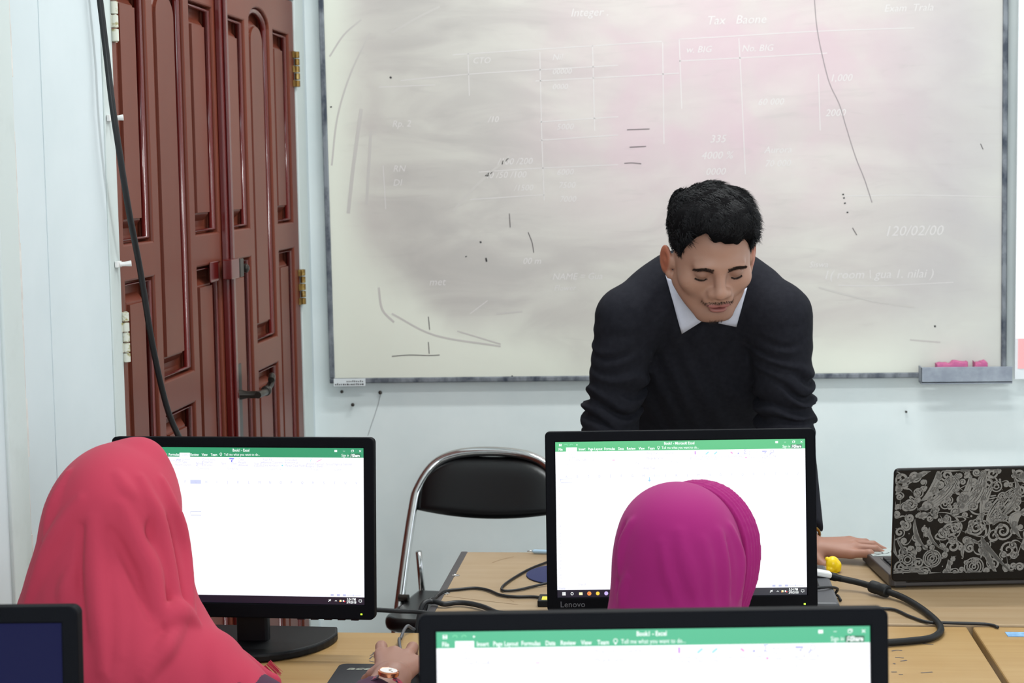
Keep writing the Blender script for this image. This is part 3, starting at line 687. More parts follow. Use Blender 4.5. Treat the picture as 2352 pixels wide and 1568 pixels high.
        if kind == 'home':
            line('tip_line', [(.366, .203), (.417, .203), (.417, .226), (.366, .226), (.366, .203)], .0004); line('tip_line', [(.366, .264), (.417, .264), (.417, .306), (.366, .306), (.366, .264)], .0004)
            line('tip_arrow', [(.3755, .234), (.3755, .258)], .0012); line('tip_arrow', [(.370, .250), (.3755, .2595), (.381, .250)], .0012); txt('ribbon_text', 'Wrap Text', .375, .176, .0052)
        rect('pale_band', .985, .24, 1, .925); rect('pale_band', .0, .927, 1, .952); rect('scroll_thumb', .75, .916, .965, .925, .0004)
        for u in (.862, .887, .912): rect('scroll_mark', u, .934, u + .012, .946, .0005)
        line('scroll_mark', [(.925, .940), (.985, .940)], .0005); rect('scroll_mark', .953, .934, .9555, .946, .0006)
        if kind == 'home': txt('faint_text', 'Sheet1', .10, .917, .0056); txt('faint_text', 'Ready', .02, .941, .005)
        # task bar
        def ic(key, u, s_=.0065): rect(key, u - s_, .976 - s_ * 1.55, u + s_, .976 + s_ * 1.55, .0005)
        for dx in (-.0036, .0036):
            for dy in (-.0055, .0055): rect('screen_text', .0265 + dx - .003, .976 + dy - .005, .0265 + dx + .003, .976 + dy + .005, .0006)
        line('screen_text', [(.059 + .005 * math.cos(t), .976 + .008 * math.sin(t)) for t in np.linspace(0, 2 * PI, 13)], .0009)
        rect('icon_cream', .087, .968, .101, .985, .0005)
        for key, u, r_ in (('icon_orange', .128, .0085), ('icon_yellow', .162, .0075), ('icon_lilac', .196, .0080)):
            a = lay.setdefault(key, MB()); vs = [q2(u + r_ * math.cos(t), .976 + r_ * 1.6 * math.sin(t), .0005) for t in np.linspace(0, 2 * PI, 14, endpoint=False)]; a.add(vs, [tuple(range(14))[::-1]])
        rect('icon_red', .1245, .970, .1275, .981, .0007); rect('icon_lime', .222, .965, .239, .987, .0005); rect('screen_text', .225, .980, .229, .984, .0007)
        line('screen_text', [(.852, .982), (.862, .968)], .0012); line('screen_text', [(.854, .969), (.862, .978)], .0009); line('screen_text', [(.879, .979), (.883, .973), (.887, .979)], .0009)
        rect('icon_cream', .898, .970, .906, .982, .0005); rect('icon_orange', .897, .976, .902, .983, .0007); rect('screen_text', .911, .971, .917, .981, .0005); rect('icon_red', .916, .976, .921, .983, .0007)
        txt('screen_text', '5:34 PM', .946, .966, .0056, bold=.0001); txt('screen_text', '3/9/2018', .946, .985, .0056, bold=.0001)
        line('screen_text', [(.977, .968), (.988, .968), (.988, .981), (.984, .981), (.982, .985), (.980, .981), (.977, .981), (.977, .968)], .0007)
        g = {'home': (44, 178, 104), 'data': (42, 150, 104), 'near': (64, 182, 134)}[kind]
        cols = dict(title_bar=g, task_bar=(20, 17, 34), screen_text=(250, 255, 255), active_tab=(250, 251, 255), faint_text=(192, 194, 228), share_button=(30, 104, 70), pale_green=(120, 215, 165), ribbon_text=(176, 176, 222), icon_blue=(140, 140, 232), icon_pink=(238, 130, 196), icon_teal=(140, 212, 226), icon_violet=(190, 120, 220),
                    pale_band=(238, 240, 252), pale_band2=(240, 242, 253), grid_line=(240, 241, 250), cell_head=(200, 206, 236), cell_border=(150, 160, 200), tip_line=(206, 218, 236), tip_arrow=(140, 196, 240), scroll_thumb=(252, 252, 255), scroll_mark=(186, 190, 222), icon_cream=(250, 244, 190), icon_orange=(244, 150, 70), icon_yellow=(250, 206, 70), icon_lilac=(198, 178, 236), icon_red=(228, 60, 70), icon_lime=(206, 236, 120))
        for key, mb in lay.items():
            kk = key + ('_' + kind if key == 'title_bar' else '')
            o_ = mb.build(key, emat(kk, cols[key], 1.0 if key in ('title_bar', 'task_bar', 'share_button') else 1.08), scr)
            if len(mb.f) > 1: o_['kind'] = 'stuff'
    # power lamp and buttons
    MB().box((w2 - .006, -.0108, .008), (w2 - .003, -.0095, .0105)).map(T).build('power_lamp', emat('lamp', (200, 255, 60), 1.4), r)
    b = MB()
    for k in range(5): b.box((w2 - .11 + k * .022, -.008, -.0015), (w2 - .098 + k * .022, .002, .001))
    tag(b.map(T).build('buttons', M['blackg'], r), kind='stuff')
    # stand: straight back edge, round front
    MB().box((-.026, .040, .012), (.026, .062, zb + .16)).build('stand_neck', M['black'], r, bevel=.004)
    pts_ = [(.128 * math.sin(t), -.125 * math.cos(t) * (1 if math.cos(t) > 0 else .0)) for t in np.linspace(-PI / 2, PI / 2, 25)]
    pts_ = [(-.118, .145)] + [(x, y + .105) for x, y in [(.128 * math.sin(t), -.150 * math.cos(t)) for t in np.linspace(-PI / 2, PI / 2, 25)]] + [(.118, .145)]
    v, f = plate([pts_], .014, .004, 2); MB().add(v, f).map(lambda q: (q[0], q[1] + .0, q[2] + .0075)).build('stand_base', M['black'], r)
    return r
mz = .75
mL = monitor('black monitor with a spreadsheet screen, half hidden by the coral hijab', (at(554, 1200, 2.76)[0], 2.76, mz), -.045, .080, 'data', float(at(562, 1416, 2.76)[2]) - .75, group='desk monitors')
mC = monitor('black monitor with grey brand lettering and a screen behind the magenta hijab', (at(1565, 1200, 2.83)[0], 2.82, mz), .075, .085, 'home', float(at(1563, 986, 2.845)[2]) - .75 - .2895, brand='Lenovo', group='desk monitors')
mF = monitor('nearest black monitor, its blurred spreadsheet screen in front of the magenta hijab', (at(1502, 1450, 1.60)[0], 1.60, mz), .085, .075, 'near', float(at(1502, 1397, 1.625)[2]) - .75 - .2895, group='desk monitors')
mO = monitor('nearest dark blue screened monitor below the coral hijab, showing only its corner', (at(185, 1450, 1.65)[0] - SW / 2 - .026, 1.65, mz), .07, .06, 'off', float(at(100, 1395, 1.67)[2]) - .75 - .2895, group='desk monitors')

# ------------------------------------------------------------------ chairs
def folding_chair(label, x, y, rz, group='folding chairs'):
    c = thing('folding_chair', label, 'chair', (x, y, 0), (0, 0, rz), group)
    hwid = .205
    # bent main tube: front feet, up past the seat and over the back
    def side(s): return [(s * hwid, -.24, .012), (s * hwid, -.02, .42), (s * (hwid - .004), .10, .63), (s * (hwid - .014), .135, .69), (s * (hwid - .05), .165, .745), (s * (hwid - .11), .178, .772)]
    path = side(-1) + [(0, .182, .780)] + side(1)[::-1]
    MB().tube(smooth_path(path, 6), .0128, 12).build('frame_tube', M['chrome'], c, smooth=True)
    # padded backrest
    nx, nz = 25, 11; V = []; Fc = []
    for side_ in (0, 1):
        for i in range(nx):
            u = -1 + 2 * i / (nx - 1)
            top = .766 - .072 * abs(u) ** 4.2; bot = .612 + .020 * u * u
            for j in range(nz):
                t = j / (nz - 1); z_ = bot + (top - bot) * t
                yb = .112 + (z_ - .63) * .48
                th = .017 * (1 - (2 * t - 1) ** 4) ** .5 * (1 - u ** 6) ** .5 + .002
                V.append((u * (hwid - .012), yb + (-th if side_ == 0 else th) - .012 * (u * u) + .008, z_))
    n0 = nx * nz
    for i in range(nx - 1):
        for j in range(nz - 1):
            a = i * nz + j; q = (a, a + nz, a + nz + 1, a + 1); Fc.append(q); Fc.append(tuple(k + n0 for k in q[::-1]))
    per = [(i * nz) for i in range(nx)] + [((nx - 1) * nz + j) for j in range(1, nz)] + [(i * nz + nz - 1) for i in range(nx - 2, -1, -1)] + [j for j in range(nz - 2, 0, -1)]
    for k in range(len(per)):
        a, b = per[k], per[(k + 1) % len(per)]; Fc.append((b, a, a + n0, b + n0))
    MB().add(V, Fc).build('backrest', M['vinyl'], c, smooth=True)
    v, f = plate([rrect(-.20, -.225, .20, .15, .06, 6)], .036, .014, 2); MB().add(v, f).map(lambda q: (q[0] * (1 - .12 * (q[1] + .2)), q[1], q[2] + .400 - .02 * (q[1] > .1))).build('seat', M['vinyl'], c, smooth=True, auto=50)
    for s in (-1, 1):
        MB().tube(smooth_path([(s * .178, -.16, .385), (s * .178, .02, .25), (s * .178, .27, .012)], 4), .0105, 10).build('rear_leg', M['chrome'], c, smooth=True)
        MB().tube([(s * .186, .10, .520), (s * .184, .12, .40), (s * .182, .14, .395)], .009, 8).build('seat_link', M['chrome'], c, smooth=True)
        MB().lathe([(.003, -.013), (.010, -.013), (.010, .013), (.003, .013)], 12, [[0, 0, 1], [1, 0, 0], [0, 1, 0]], (s * .192, -.03, .425)).build('pivot', M['dkmetal'], c, smooth=True, auto=40)
        MB().lathe([(.014, 0), (.014, .03), (.012, .034)], 12, None, (s * hwid, -.246, 0)).build('rubber_foot', M['rubber'], c, smooth=True, auto=40); MB().lathe([(.013, 0), (.013, .03), (.011, .034)], 12, None, (s * .178, .275, 0)).build('rubber_foot', M['rubber'], c, smooth=True, auto=40)
    MB().tube([(-.178, .20, .085), (.178, .20, .085)], .008, 8).build('stretcher', M['chrome'], c, smooth=True)
    return c
ch = folding_chair('empty folding chair with chrome tube and black backrest by the wall', float(at(1112, 1040, 4.70)[0]), 4.50, -.13)

# ------------------------------------------------------------------ laptop with the swirl-patterned lid
lp0 = onz(2044, 1352)
lap = thing('laptop', 'open laptop seen from behind, black lid covered in silver swirls', 'laptop', (lp0[0], lp0[1], .75), (0, 0, .12))
LPW, LPD, LPH = .345, .235, .213
v, f = plate([rrect(0, 0, LPW, LPD, .012)], .022, .003, 2)
bs = MB().add(v, f).map(lambda q: (q[0], q[1], q[2] + .0145 )).build('base', mat('dark_grey_laptop', (62, 58, 58), .4), lap)
palm = MB().box((.006, LPD - .075, .0256), (LPW - .006, LPD - .004, .0262)).build('palm_rest', mat('silver_print', (176, 186, 184), .35, metal=.2), lap)
kb = MB().box((.016, .030, .0258), (LPW - .016, .142, .0262)).build('keyboard_well', M['blackg'], lap)
kq = MB()
for i in range(5):
    for j in range(14): kq.box((.019 + j * .0222, .032 + i * .0218, .0262), (.0375 + j * .0222, .050 + i * .0218, .0290))
tag(kq.build('keys', M['black'], lap, bevel=.001, seg=1), kind='stuff')
for sx in (.012, LPW - .03):
    for sy in (.01, LPD - .03): MB().box((sx, sy, .0004), (sx + .02, sy + .01, .004)).build('foot', M['rubber'], lap)
lt = math.radians(6)                          # the lid leans towards the viewer
def LT(q): x, d, z_ = q; return (x, -.006 - math.sin(lt) * z_ + d * math.cos(lt), .016 + math.cos(lt) * z_ + d * math.sin(lt))
v, f = plate([rrect(0, 0, LPW, LPH, .009)], .010, .0025, 2)
lid = MB().add(v, f).map(lambda q: LT((q[0], q[2], q[1]))).build('lid', mat('black_lid_film', (11, 10, 11), .35, spec=.3), lap)
MB().box((.010, .0052, .012), (LPW - .01, .0056, LPH - .01)).map(LT).build('display', mat('laptop_display', (180, 196, 216), .3, emit=.5), lap)
MB().tube([(.03, .000, .018), (LPW - .03, .000, .018)], .007, 10).build('hinge_bar', M['blackg'], lap, smooth=True, auto=50)
# silver swirl print: spirals, plumes, rings and dots (flat ribbons on the lid)
sw = MB(); sr = random.Random(11); PZ0, PZ1 = .016, LPH - .005
sc = LPW / 392.0
def px2lid(px, py):                           # photograph pixel -> lid coordinates
    t = (1343 - py - (px - 2046) * .026 * -1) / 268.0
    return ((px - 2046 - 20 * t) / 1110.0 * .905, .0 + t * LPH)
def clipz(p): return (min(max(p[0], .003), LPW - .003), min(max(p[1], PZ0), PZ1))
def addr(pts_, wd_):
    P = [clipz(p) for p in pts_]
    v, f = ribbon2d(P, wd_); sw.add([LT((a, -.0056, b)) for a, b, _ in v], f)
def disc(c, r0, r1, n=20):
    pts_ = [(c[0] + (r0 + r1) / 2 * math.cos(t), c[1] + (r0 + r1) / 2 * math.sin(t)) for t in np.linspace(0, 2 * PI, n)]
    addr(pts_, r1 - r0)
def spiral(c, r, turns, a0, wd_, sgn=1, tail=None):
    n = int(18 * turns) + 2; P = []; W = []
    for k in range(n):
        t = k / (n - 1); rr = r * (.12 + .88 * t); a = a0 + sgn * 2 * PI * turns * t
        P.append((c[0] + rr * math.cos(a), c[1] + rr * math.sin(a))); W.append(wd_ * (.45 + .75 * math.sin(PI * min(1, t * 1.05))))
    if tail is not None:
        e = P[-1]; d = np.array(P[-1]) - np.array(P[-2]); d = d / np.linalg.norm(d); L_ = np.hypot(tail[0] - e[0], tail[1] - e[1])
        c1 = (e[0] + d[0] * L_ * .6, e[1] + d[1] * L_ * .6)
        for k in range(1, 13):
            t = k / 12; P.append(((1 - t) ** 2 * e[0] + 2 * t * (1 - t) * c1[0] + t * t * tail[0], (1 - t) ** 2 * e[1] + 2 * t * (1 - t) * c1[1] + t * t * tail[1])); W.append(wd_ * (1.1 - t))
    addr(P, W)
def plume(p0, p1, p2, n, spread, wd_):
    for k in range(n):
        o_ = (k - (n - 1) / 2) * spread; P = []; W = []
        for i in range(15):
            t = i / 14; x = (1 - t) ** 2 * p0[0] + 2 * t * (1 - t) * (p1[0] + o_ * 1.0) + t * t * (p2[0] + o_ * .25); y = (1 - t) ** 2 * p0[1] + 2 * t * (1 - t) * (p1[1] - o_ * .9) + t * t * (p2[1] - o_ * .2)
            P.append((x, y)); W.append(wd_ * (.35 + 1.0 * math.sin(PI * t)))
        addr(P, W)
def L(cx, cy): return px2lid(1840 + cx / 2.861, 1020 + cy / 2.861)
for (cx, cy, rad, turns, a0, sg, tl) in ((735, 400, 46, 2.2, 0, 1, (800, 455)), (725, 492, 30, 1.8, 1, -1, None), (700, 545, 34, 1.9, 2, 1, None), (985, 590, 66, 2.0, .5, 1, (870, 470)), (1150, 580, 62, 2.4, 2.5, -1, (1080, 690)), (1320, 610, 72, 2.2, 1, 1, (1430, 480)), (690, 230, 52, 1.6, 2, 1, (860, 190)), (975, 215, 44, 1.7, 0, -1, (1090, 210)),
                                         (1060, 380, 34, 1.8, 3, 1, (1180, 250)), (1440, 235, 48, 1.8, 2, 1, None), (1350, 740, 60, 1.7, 4, -1, (1460, 640)), (995, 700, 48, 1.4, 1, 1, (905, 640)), (1265, 215, 40, 1.5, 5, 1, (1330, 330)), (820, 480, 24, 1.6, 1, 1, None), (1420, 860, 30, 1.6, 0, 1, None), (1480, 700, 50, 1.8, 2, 1, None), (1540, 480, 56, 1.9, 1, -1, None), (1560, 250, 60, 2, 3, 1, None), (1600, 820, 60, 2, 1, 1, None)):
    spiral(L(cx, cy), rad / 2.861 / 1110 * .905 * 1.0, turns, a0, .0040, sg, L(*tl) if tl else None)
for (cx, cy, rs) in ((700, 775, (20, 34, 52)), (858, 775, (14, 30, 46, 58)), (1125, 845, (12, 30, 46, 62)), (790, 325, (14, 30)), (1290, 305, (16, 34)), (958, 408, (12, 32)), (885, 460, (8, 24)), (965, 512, (10, 24)), (948, 875, (10, 24)), (800, 210, (8, 16)), (780, 888, (8, 18)), (1500, 850, (14, 34, 50))):
    q = L(cx, cy)
    for r_ in rs: disc(q, (r_ - 5) / 2.861 / 1110 * .905, (r_ + 3) / 2.861 / 1110 * .905)
for (a, b, c, n, sp, wd_) in (((640, 250), (760, 240), (870, 170), 4, .004, .0022), ((775, 440), (960, 400), (1050, 210), 5, .006, .0028), ((800, 380), (900, 340), (925, 180), 4, .005, .0028), ((1000, 480), (1200, 400), (1215, 190), 5, .007, .0032), ((1030, 420), (1110, 360), (1130, 220), 3, .006, .0030), ((1190, 540), (1180, 420), (1260, 300), 3, .007, .0035),
                              ((1215, 560), (1290, 480), (1420, 330), 7, .007, .0026), ((1400, 250), (1480, 360), (1330, 500), 4, .006, .003), ((1190, 650), (1230, 760), (1360, 890), 8, .006, .0030), ((1180, 640), (1210, 780), (1260, 890), 5, .006, .0030), ((1465, 480), (1330, 520), (1430, 660), 5, .006, .003), ((760, 500), (740, 650), (850, 730), 5, .004, .0024), ((640, 620), (660, 700), (720, 760), 4, .004, .0022),
                              ((620, 600), (600, 700), (640, 760), 3, .004, .002), ((850, 560), (830, 660), (940, 720), 3, .006, .003), ((1500, 200), (1420, 300), (1400, 190), 4, .005, .003), ((1500, 560), (1600, 640), (1560, 800), 5, .007, .003), ((1500, 420), (1600, 360), (1640, 200), 5, .008, .003), ((1700, 800), (1640, 640), (1690, 420), 6, .008, .003), ((930, 880), (970, 860), (965, 790), 3, .004, .003),
                              ((640, 330), (690, 300), (660, 260), 3, .004, .002), ((1070, 690), (1120, 640), (1180, 700), 3, .005, .003), ((1060, 780), (1040, 740), (1080, 690), 2, .004, .003), ((1170, 790), (1190, 740), (1160, 690), 2, .004, .003), ((1060, 170), (1090, 195), (1130, 165), 4, .004, .003)):
    plume(L(*a), L(*b), L(*c), n, sp, wd_)
fill = random.Random(23); taken = []
for k in range(420):
    cx, cy = fill.uniform(640, 1760), fill.uniform(200, 880); rad = fill.choice((16, 20, 26, 34, 44))
    if any((cx - a) ** 2 + (cy - b) ** 2 < ((rad + c) * .92) ** 2 for a, b, c in taken): continue
    taken.append((cx, cy, rad)); an = fill.uniform(0, 6.28); lo_ = fill.uniform(1.6, 3.6) * rad
    spiral(L(cx, cy), rad / 2.861 / 1110 * .905, fill.uniform(1.3, 2.1), an, .0026 + rad * .00003, fill.choice((-1, 1)), L(cx + lo_ * math.cos(an + 1.2), cy + lo_ * math.sin(an + 1.2)) if fill.random() < .75 else None)
for y_ in (835, 850, 862): addr([L(600, y_), L(750, y_ - 1), L(800, y_ + 4)], .0022)
for k in range(8): addr([L(1185 + k * 9, 495 - k * 18), L(1222 + k * 9, 490 - k * 18)], .0022)
for k in range(46):
    q = L(sr.uniform(620, 1700), sr.uniform(190, 890)); r_ = sr.uniform(3, 8) / 2.861 / 1110 * .905; disc(q, 0.0, r_, 9)
for k in range(14): disc(L(800 + k * 9, 440 - k * 4), 0, .0008, 7)
tag(sw.build('swirl_print', mat('silver_swirl', (132, 130, 127), .42, spec=.4), lid), kind='stuff')
pr = MB()
for k in range(9):
    u = .01 + k * .036; P = [(u + .012 * math.sin(t * 2 + k) + .01 * t, LPD - .068 + .020 * t) for t in np.linspace(0, 3, 12)]; v, f = ribbon2d(P, .003); pr.add([(a, b, .0264) for a, b, _ in v], f)
    P = [(u + .014 + .007 * t * math.cos(t * 2), LPD - .040 + .007 * t * math.sin(t * 2)) for t in np.linspace(.3, 3, 18)]; v, f = ribbon2d(P, .0022); pr.add([(a, b, .02642) for a, b, _ in v], f)
tag(pr.build('palm_print', mat('dark_print', (60, 70, 72), .4), palm), kind='stuff')

# ------------------------------------------------------------------ small things on the teacher table
def cable(name, label, pts_, r, m, n=6, sides=8, group=None):
    o = MB().tube(smooth_path([tuple(p) for p in pts_], n), r, sides).build(name, m, None, smooth=True); return tag(o, label, 'cable', group)
Z = lambda px, py, z=.7535: onz(px, py, z)
# thick video cable with a ferrite bead
vga = thing('video_cable', 'thick black video cable with a bead looping past the laptop', 'cable', (0, 0, 0))
pts = [onz(1905, 1322, .775), onz(1930, 1328, .772), onz(1975, 1338, .767), onz(2020, 1352, .764), onz(2070, 1370, .760), onz(2115, 1396, .7575), onz(2150, 1425, .7565), onz(2161, 1447, .7565), onz(2140, 1464, .7565), onz(2095, 1471, .7565), onz(2030, 1476, .7565), onz(1940, 1482, .7565), onz(1830, 1490, .7565)]
vga.location = tuple(onz(2020, 1352, .7565).tolist()); vo = np.array(vga.location)
sp_ = smooth_path([tuple(p - vo) for p in pts], 6)
MB().tube(sp_, .0058, 10).build('cord', M['rubber'], vga, smooth=True)
a_, b_ = np.array(pts[3]) - vo, np.array(pts[3]) * .55 + np.array(pts[4]) * .45 - vo
d_ = np.array(pts[4]) - np.array(pts[2]); d_ /= np.linalg.norm(d_)
fb = MB().tube([a_ - d_ * .021, a_ - d_ * .019, a_ - d_ * .006, a_ - d_ * .004, a_ + d_ * .004, a_ + d_ * .006, a_ + d_ * .019, a_ + d_ * .021], [.009, .0112, .0115, .0108, .0108, .0115, .0112, .009], 16); fb.build('ferrite_bead', M['rubber'], vga, smooth=True, auto=40)
c0 = np.array(pts[0]) - vo; dd = np.array(pts[1]) - np.array(pts[0]); dd /= np.linalg.norm(dd)
MB().tube([c0 - dd * .002, c0 + dd * .012, c0 + dd * .016, c0 + dd * .024], [.0075, .0075, .0062, .0060], 10).build('plug', M['black'], vga, smooth=True, auto=40)
MB().tube([c0 - dd * .022, c0 - dd * .002], [.0062, .0062], 8).build('plug_tip', M['chrome'], vga, smooth=True, auto=40)
# dark grey device the cable is plugged into
dv = thing('video_box', 'flat dark grey device partly hidden behind the lettered monitor', 'device', (onz(1915, 1385)[0], 3.02, .75))
rx = float(onz(1893, 1330)[0] - onz(1915, 1385)[0])
MB().box((-.20, .0, .003), (0, .30, .030)).build('case', M['device'], dv, bevel=.006)
MB().box((-.16, .03, 0), (-.04, .27, .003)).build('foot_pad', M['rubber'], dv)
MB().box((-.19, .1, .030), (-.025, .24, .0306)).build('lid_panel', M['black'], dv)
ad = MB().box((-.017, -.012, 0), (.017, .012, .010)).build('white_adapter', M['white_p'], None, bevel=.003)
p = onz(1893, 1322, .785); ad.location = (p[0] - .004, p[1] + .015, .7815); ad.rotation_euler = (0, .18, .1); tag(ad, 'small white plug adapter lying on the dark grey device', 'adapter')
cable('thin_cable', 'thin black cable making a small loop at the dark grey device', [onz(1860, 1350, .785), onz(1885, 1349, .786), onz(1908, 1348, .783), onz(1924, 1352, .775), onz(1918, 1364, .7605), onz(1896, 1374, .7835), onz(1870, 1382, .7835)][:5] + [onz(1925, 1368, .7535), onz(1931, 1378, .7535)], .0024, M['cable'])
cable('thin_cable', 'thin black cable crossing the desk joint under the laptop', [Z(1930, 1440), Z(1985, 1404), Z(2046, 1398), Z(2090, 1415), Z(2130, 1428), Z(2180, 1430), Z(2250, 1432), Z(2278, 1435), Z(2292, 1440)], .0028, M['cable'])
# yellow rounded plastic toy
p = onz(1915, 1314)
ty = thing('plastic_toy', 'small rounded bright yellow plastic toy on the table beside the laptop', 'toy', (p[0], p[1], .75))
def blob(parts, R=None):
    bmx = bmesh.new()
    for c, s_ in parts:
        bmesh.ops.create_icosphere(bmx, subdivisions=3, radius=1, matrix=Matrix.Translation(c) @ Matrix.Diagonal((*s_, 1)))
    me = bpy.data.meshes.new('blob'); bmx.to_mesh(me); bmx.free(); v = [tuple(q.co) for q in me.vertices]; f = [tuple(q.vertices) for q in me.polygons]; bpy.data.meshes.remove(me); return MB().add(v, f)
o = blob([((-.002, 0, .017), (.0135, .013, .0145)), ((.003, 0, .013), (.012, .012, .0128)), ((-.0125, -.002, .0265), (.0045, .0045, .0045)), ((-.006, -.004, .008), (.009, .009, .008)), ((.007, -.002, .007), (.007, .008, .007))])
ob = o.build('body', M['yellow'], ty, smooth=True); rm = ob.modifiers.new('merge', 'REMESH'); rm.mode = 'VOXEL'; rm.voxel_size = .0012; rm.use_smooth_shade = True; sm_ = ob.modifiers.new('smooth', 'SMOOTH'); sm_.iterations = 6
MB().lathe([(.0088, 0), (.0094, .001), (.0088, .002)], 16, None, (0, 0, 0)).build('base_ring', M['yellow'], ty, smooth=True)
# round navy mouse pad, cables and pen at the other end
p = onz(1209, 1320); mp_ = MB().lathe([(.088, 0), (.09, .001), (.09, .0025), (.088, .0032)], 40).build('mouse_pad', M['navy'], None, smooth=True, auto=40); mp_.location = (p[0] + .09, p[1], .7503); tag(mp_, 'round navy blue mouse pad half hidden by the lettered monitor', 'mouse pad')
cable('mouse_cable', 'thin black cable looping out beside the navy mouse pad', [Z(1330, 1262), Z(1255, 1291), Z(1215, 1307), Z(1175, 1330), Z(1154, 1347), Z(1157, 1356), Z(1190, 1354), Z(1230, 1345), Z(1262, 1338, .7555), Z(1320, 1330, .7555)], .0025, M['cable'])
cable('thin_cable', 'thin black cable arching over the edge of the pale wood table', [np.array([TX0 - .022, 3.06, .42]), np.array([TX0 - .024, 3.09, .66]), np.array([TX0 - .017, 3.115, .748]), np.array([TX0 - .004, 3.135, .7565]), Z(1003, 1368, .755), Z(1022, 1357), Z(1055, 1353), Z(1092, 1350), Z(1122, 1355), Z(1150, 1366), Z(1185, 1370), Z(1225, 1370), Z(1262, 1375), Z(1330, 1384)], .0028, M['cable'])
cable('video_cable', 'thick black cable lying along the near edge of the pale wood table', [np.array([TX0 - .030, 3.02, .42]), np.array([TX0 - .030, 3.05, .66]), np.array([TX0 - .022, 3.08, .750]), np.array([TX0 - .004, 3.10, .759]), Z(1020, 1387, .757), Z(1045, 1384, .757), Z(1075, 1385, .757), Z(1110, 1393, .757), Z(1150, 1408, .757), Z(1230, 1416, .757)], .0048, M['cable'])
cable('signal_cable', 'black cable leading from the coral hijab student\'s monitor towards the folding chair', [at(640, 1395, 2.96), at(800, 1399, 2.99), at(862, 1400, 3.0), at(910, 1403, 3.0), at(960, 1405, 3.0), at(1010, 1416, 2.99), at(1060, 1450, 2.96), at(1080, 1480, 2.97)], .0042, M['cable'])
pn = thing('pen', 'pale blue plastic pen on the far edge of the table beside the lettered monitor', 'pen', tuple((onz(1262, 1273) + np.array([0, 0, .001])).tolist()), (0, 0, -.12))
MB().tube([(-.035, 0, .0045), (-.032, 0, .0045), (.05, 0, .0045)], [.002, .0042, .0042], 10).build('barrel', mat('pale_blue_plastic', (176, 204, 226), .3), pn, smooth=True, auto=40); MB().tube([(.05, 0, .0048), (.085, 0, .0048)], .0048, 10).build('pen_cap', mat('white_blue_plastic', (206, 222, 232), .3), pn, smooth=True, auto=40); MB().tube([(-.046, 0, .0045), (-.035, 0, .0045)], [.0008, .002], 8).build('tip', M['chrome'], pn, smooth=True)
bx = thing('black_box', 'small black box with a yellow corner label beside the lettered monitor', 'box', tuple(onz(1255, 1394).tolist()))
MB().box((-.016, .0, 0), (.09, .05, .012)).build('case', M['black'], bx, bevel=.002); MB().box((-.009, .004, .012), (.012, .03, .0125)).build('label', mat('yellow_label', (226, 214, 60), .5), bx)

# ------------------------------------------------------------------ people: smooth bodies grown from distance fields
def smin(a, b, k):
    h = np.clip(.5 + .5 * (b - a) / k, 0, 1); return b + (a - b) * h - k * h * (1 - h)
def smax(a, b, k): return -smin(-a, -b, k)
def ell(p, c, r, R=None):
    q = p - np.asarray(c, np.float32)
    if R is not None: q = q @ np.asarray(R, np.float32)      # columns of R: local axes
    r = np.asarray(r, np.float32)
    k0 = np.sqrt(((q / r) ** 2).sum(-1)) + 1e-9; k1 = np.sqrt(((q / (r * r)) ** 2).sum(-1)) + 1e-9
    return k0 * (k0 - 1) / k1
def cone(p, a, b, ra, rb):
    a = np.asarray(a, np.float32); b = np.asarray(b, np.float32); ba = b - a
    t = np.clip(((p - a) @ ba) / (ba @ ba), 0, 1); return np.sqrt(((p - a - t[..., None] * ba) ** 2).sum(-1)) - (ra + t * (rb - ra))
def pipe(p, pts, rr, k=.006):
    d = None
    for i in range(len(pts) - 1):
        e = cone(p, pts[i], pts[i + 1], rr[i], rr[i + 1]); d = e if d is None else np.minimum(d, e)
    return d
def far(p, c, r):                       # cheap bound: is this batch of points well away from a ball?
    return float((np.sqrt(((p - np.asarray(c, np.float32)) ** 2).sum(-1))).min()) - r
def grid_axis(lo, hi, h, fine=()):
    """coordinates from lo to hi with step h, and finer steps inside the given (a, b, step) spans"""
    out = [lo]
    while out[-1] < hi:
        s = h
        for a, b, st in fine:
            if a - 3 * h <= out[-1] <= b: s = min(s, st if out[-1] >= a else max(st, min(h, (a - out[-1]) * .5)))
            elif b < out[-1] < b + 3 * h: s = min(s, max(st, (out[-1] - b) * .5))
        out.append(out[-1] + s)
    return np.array(out, np.float32)
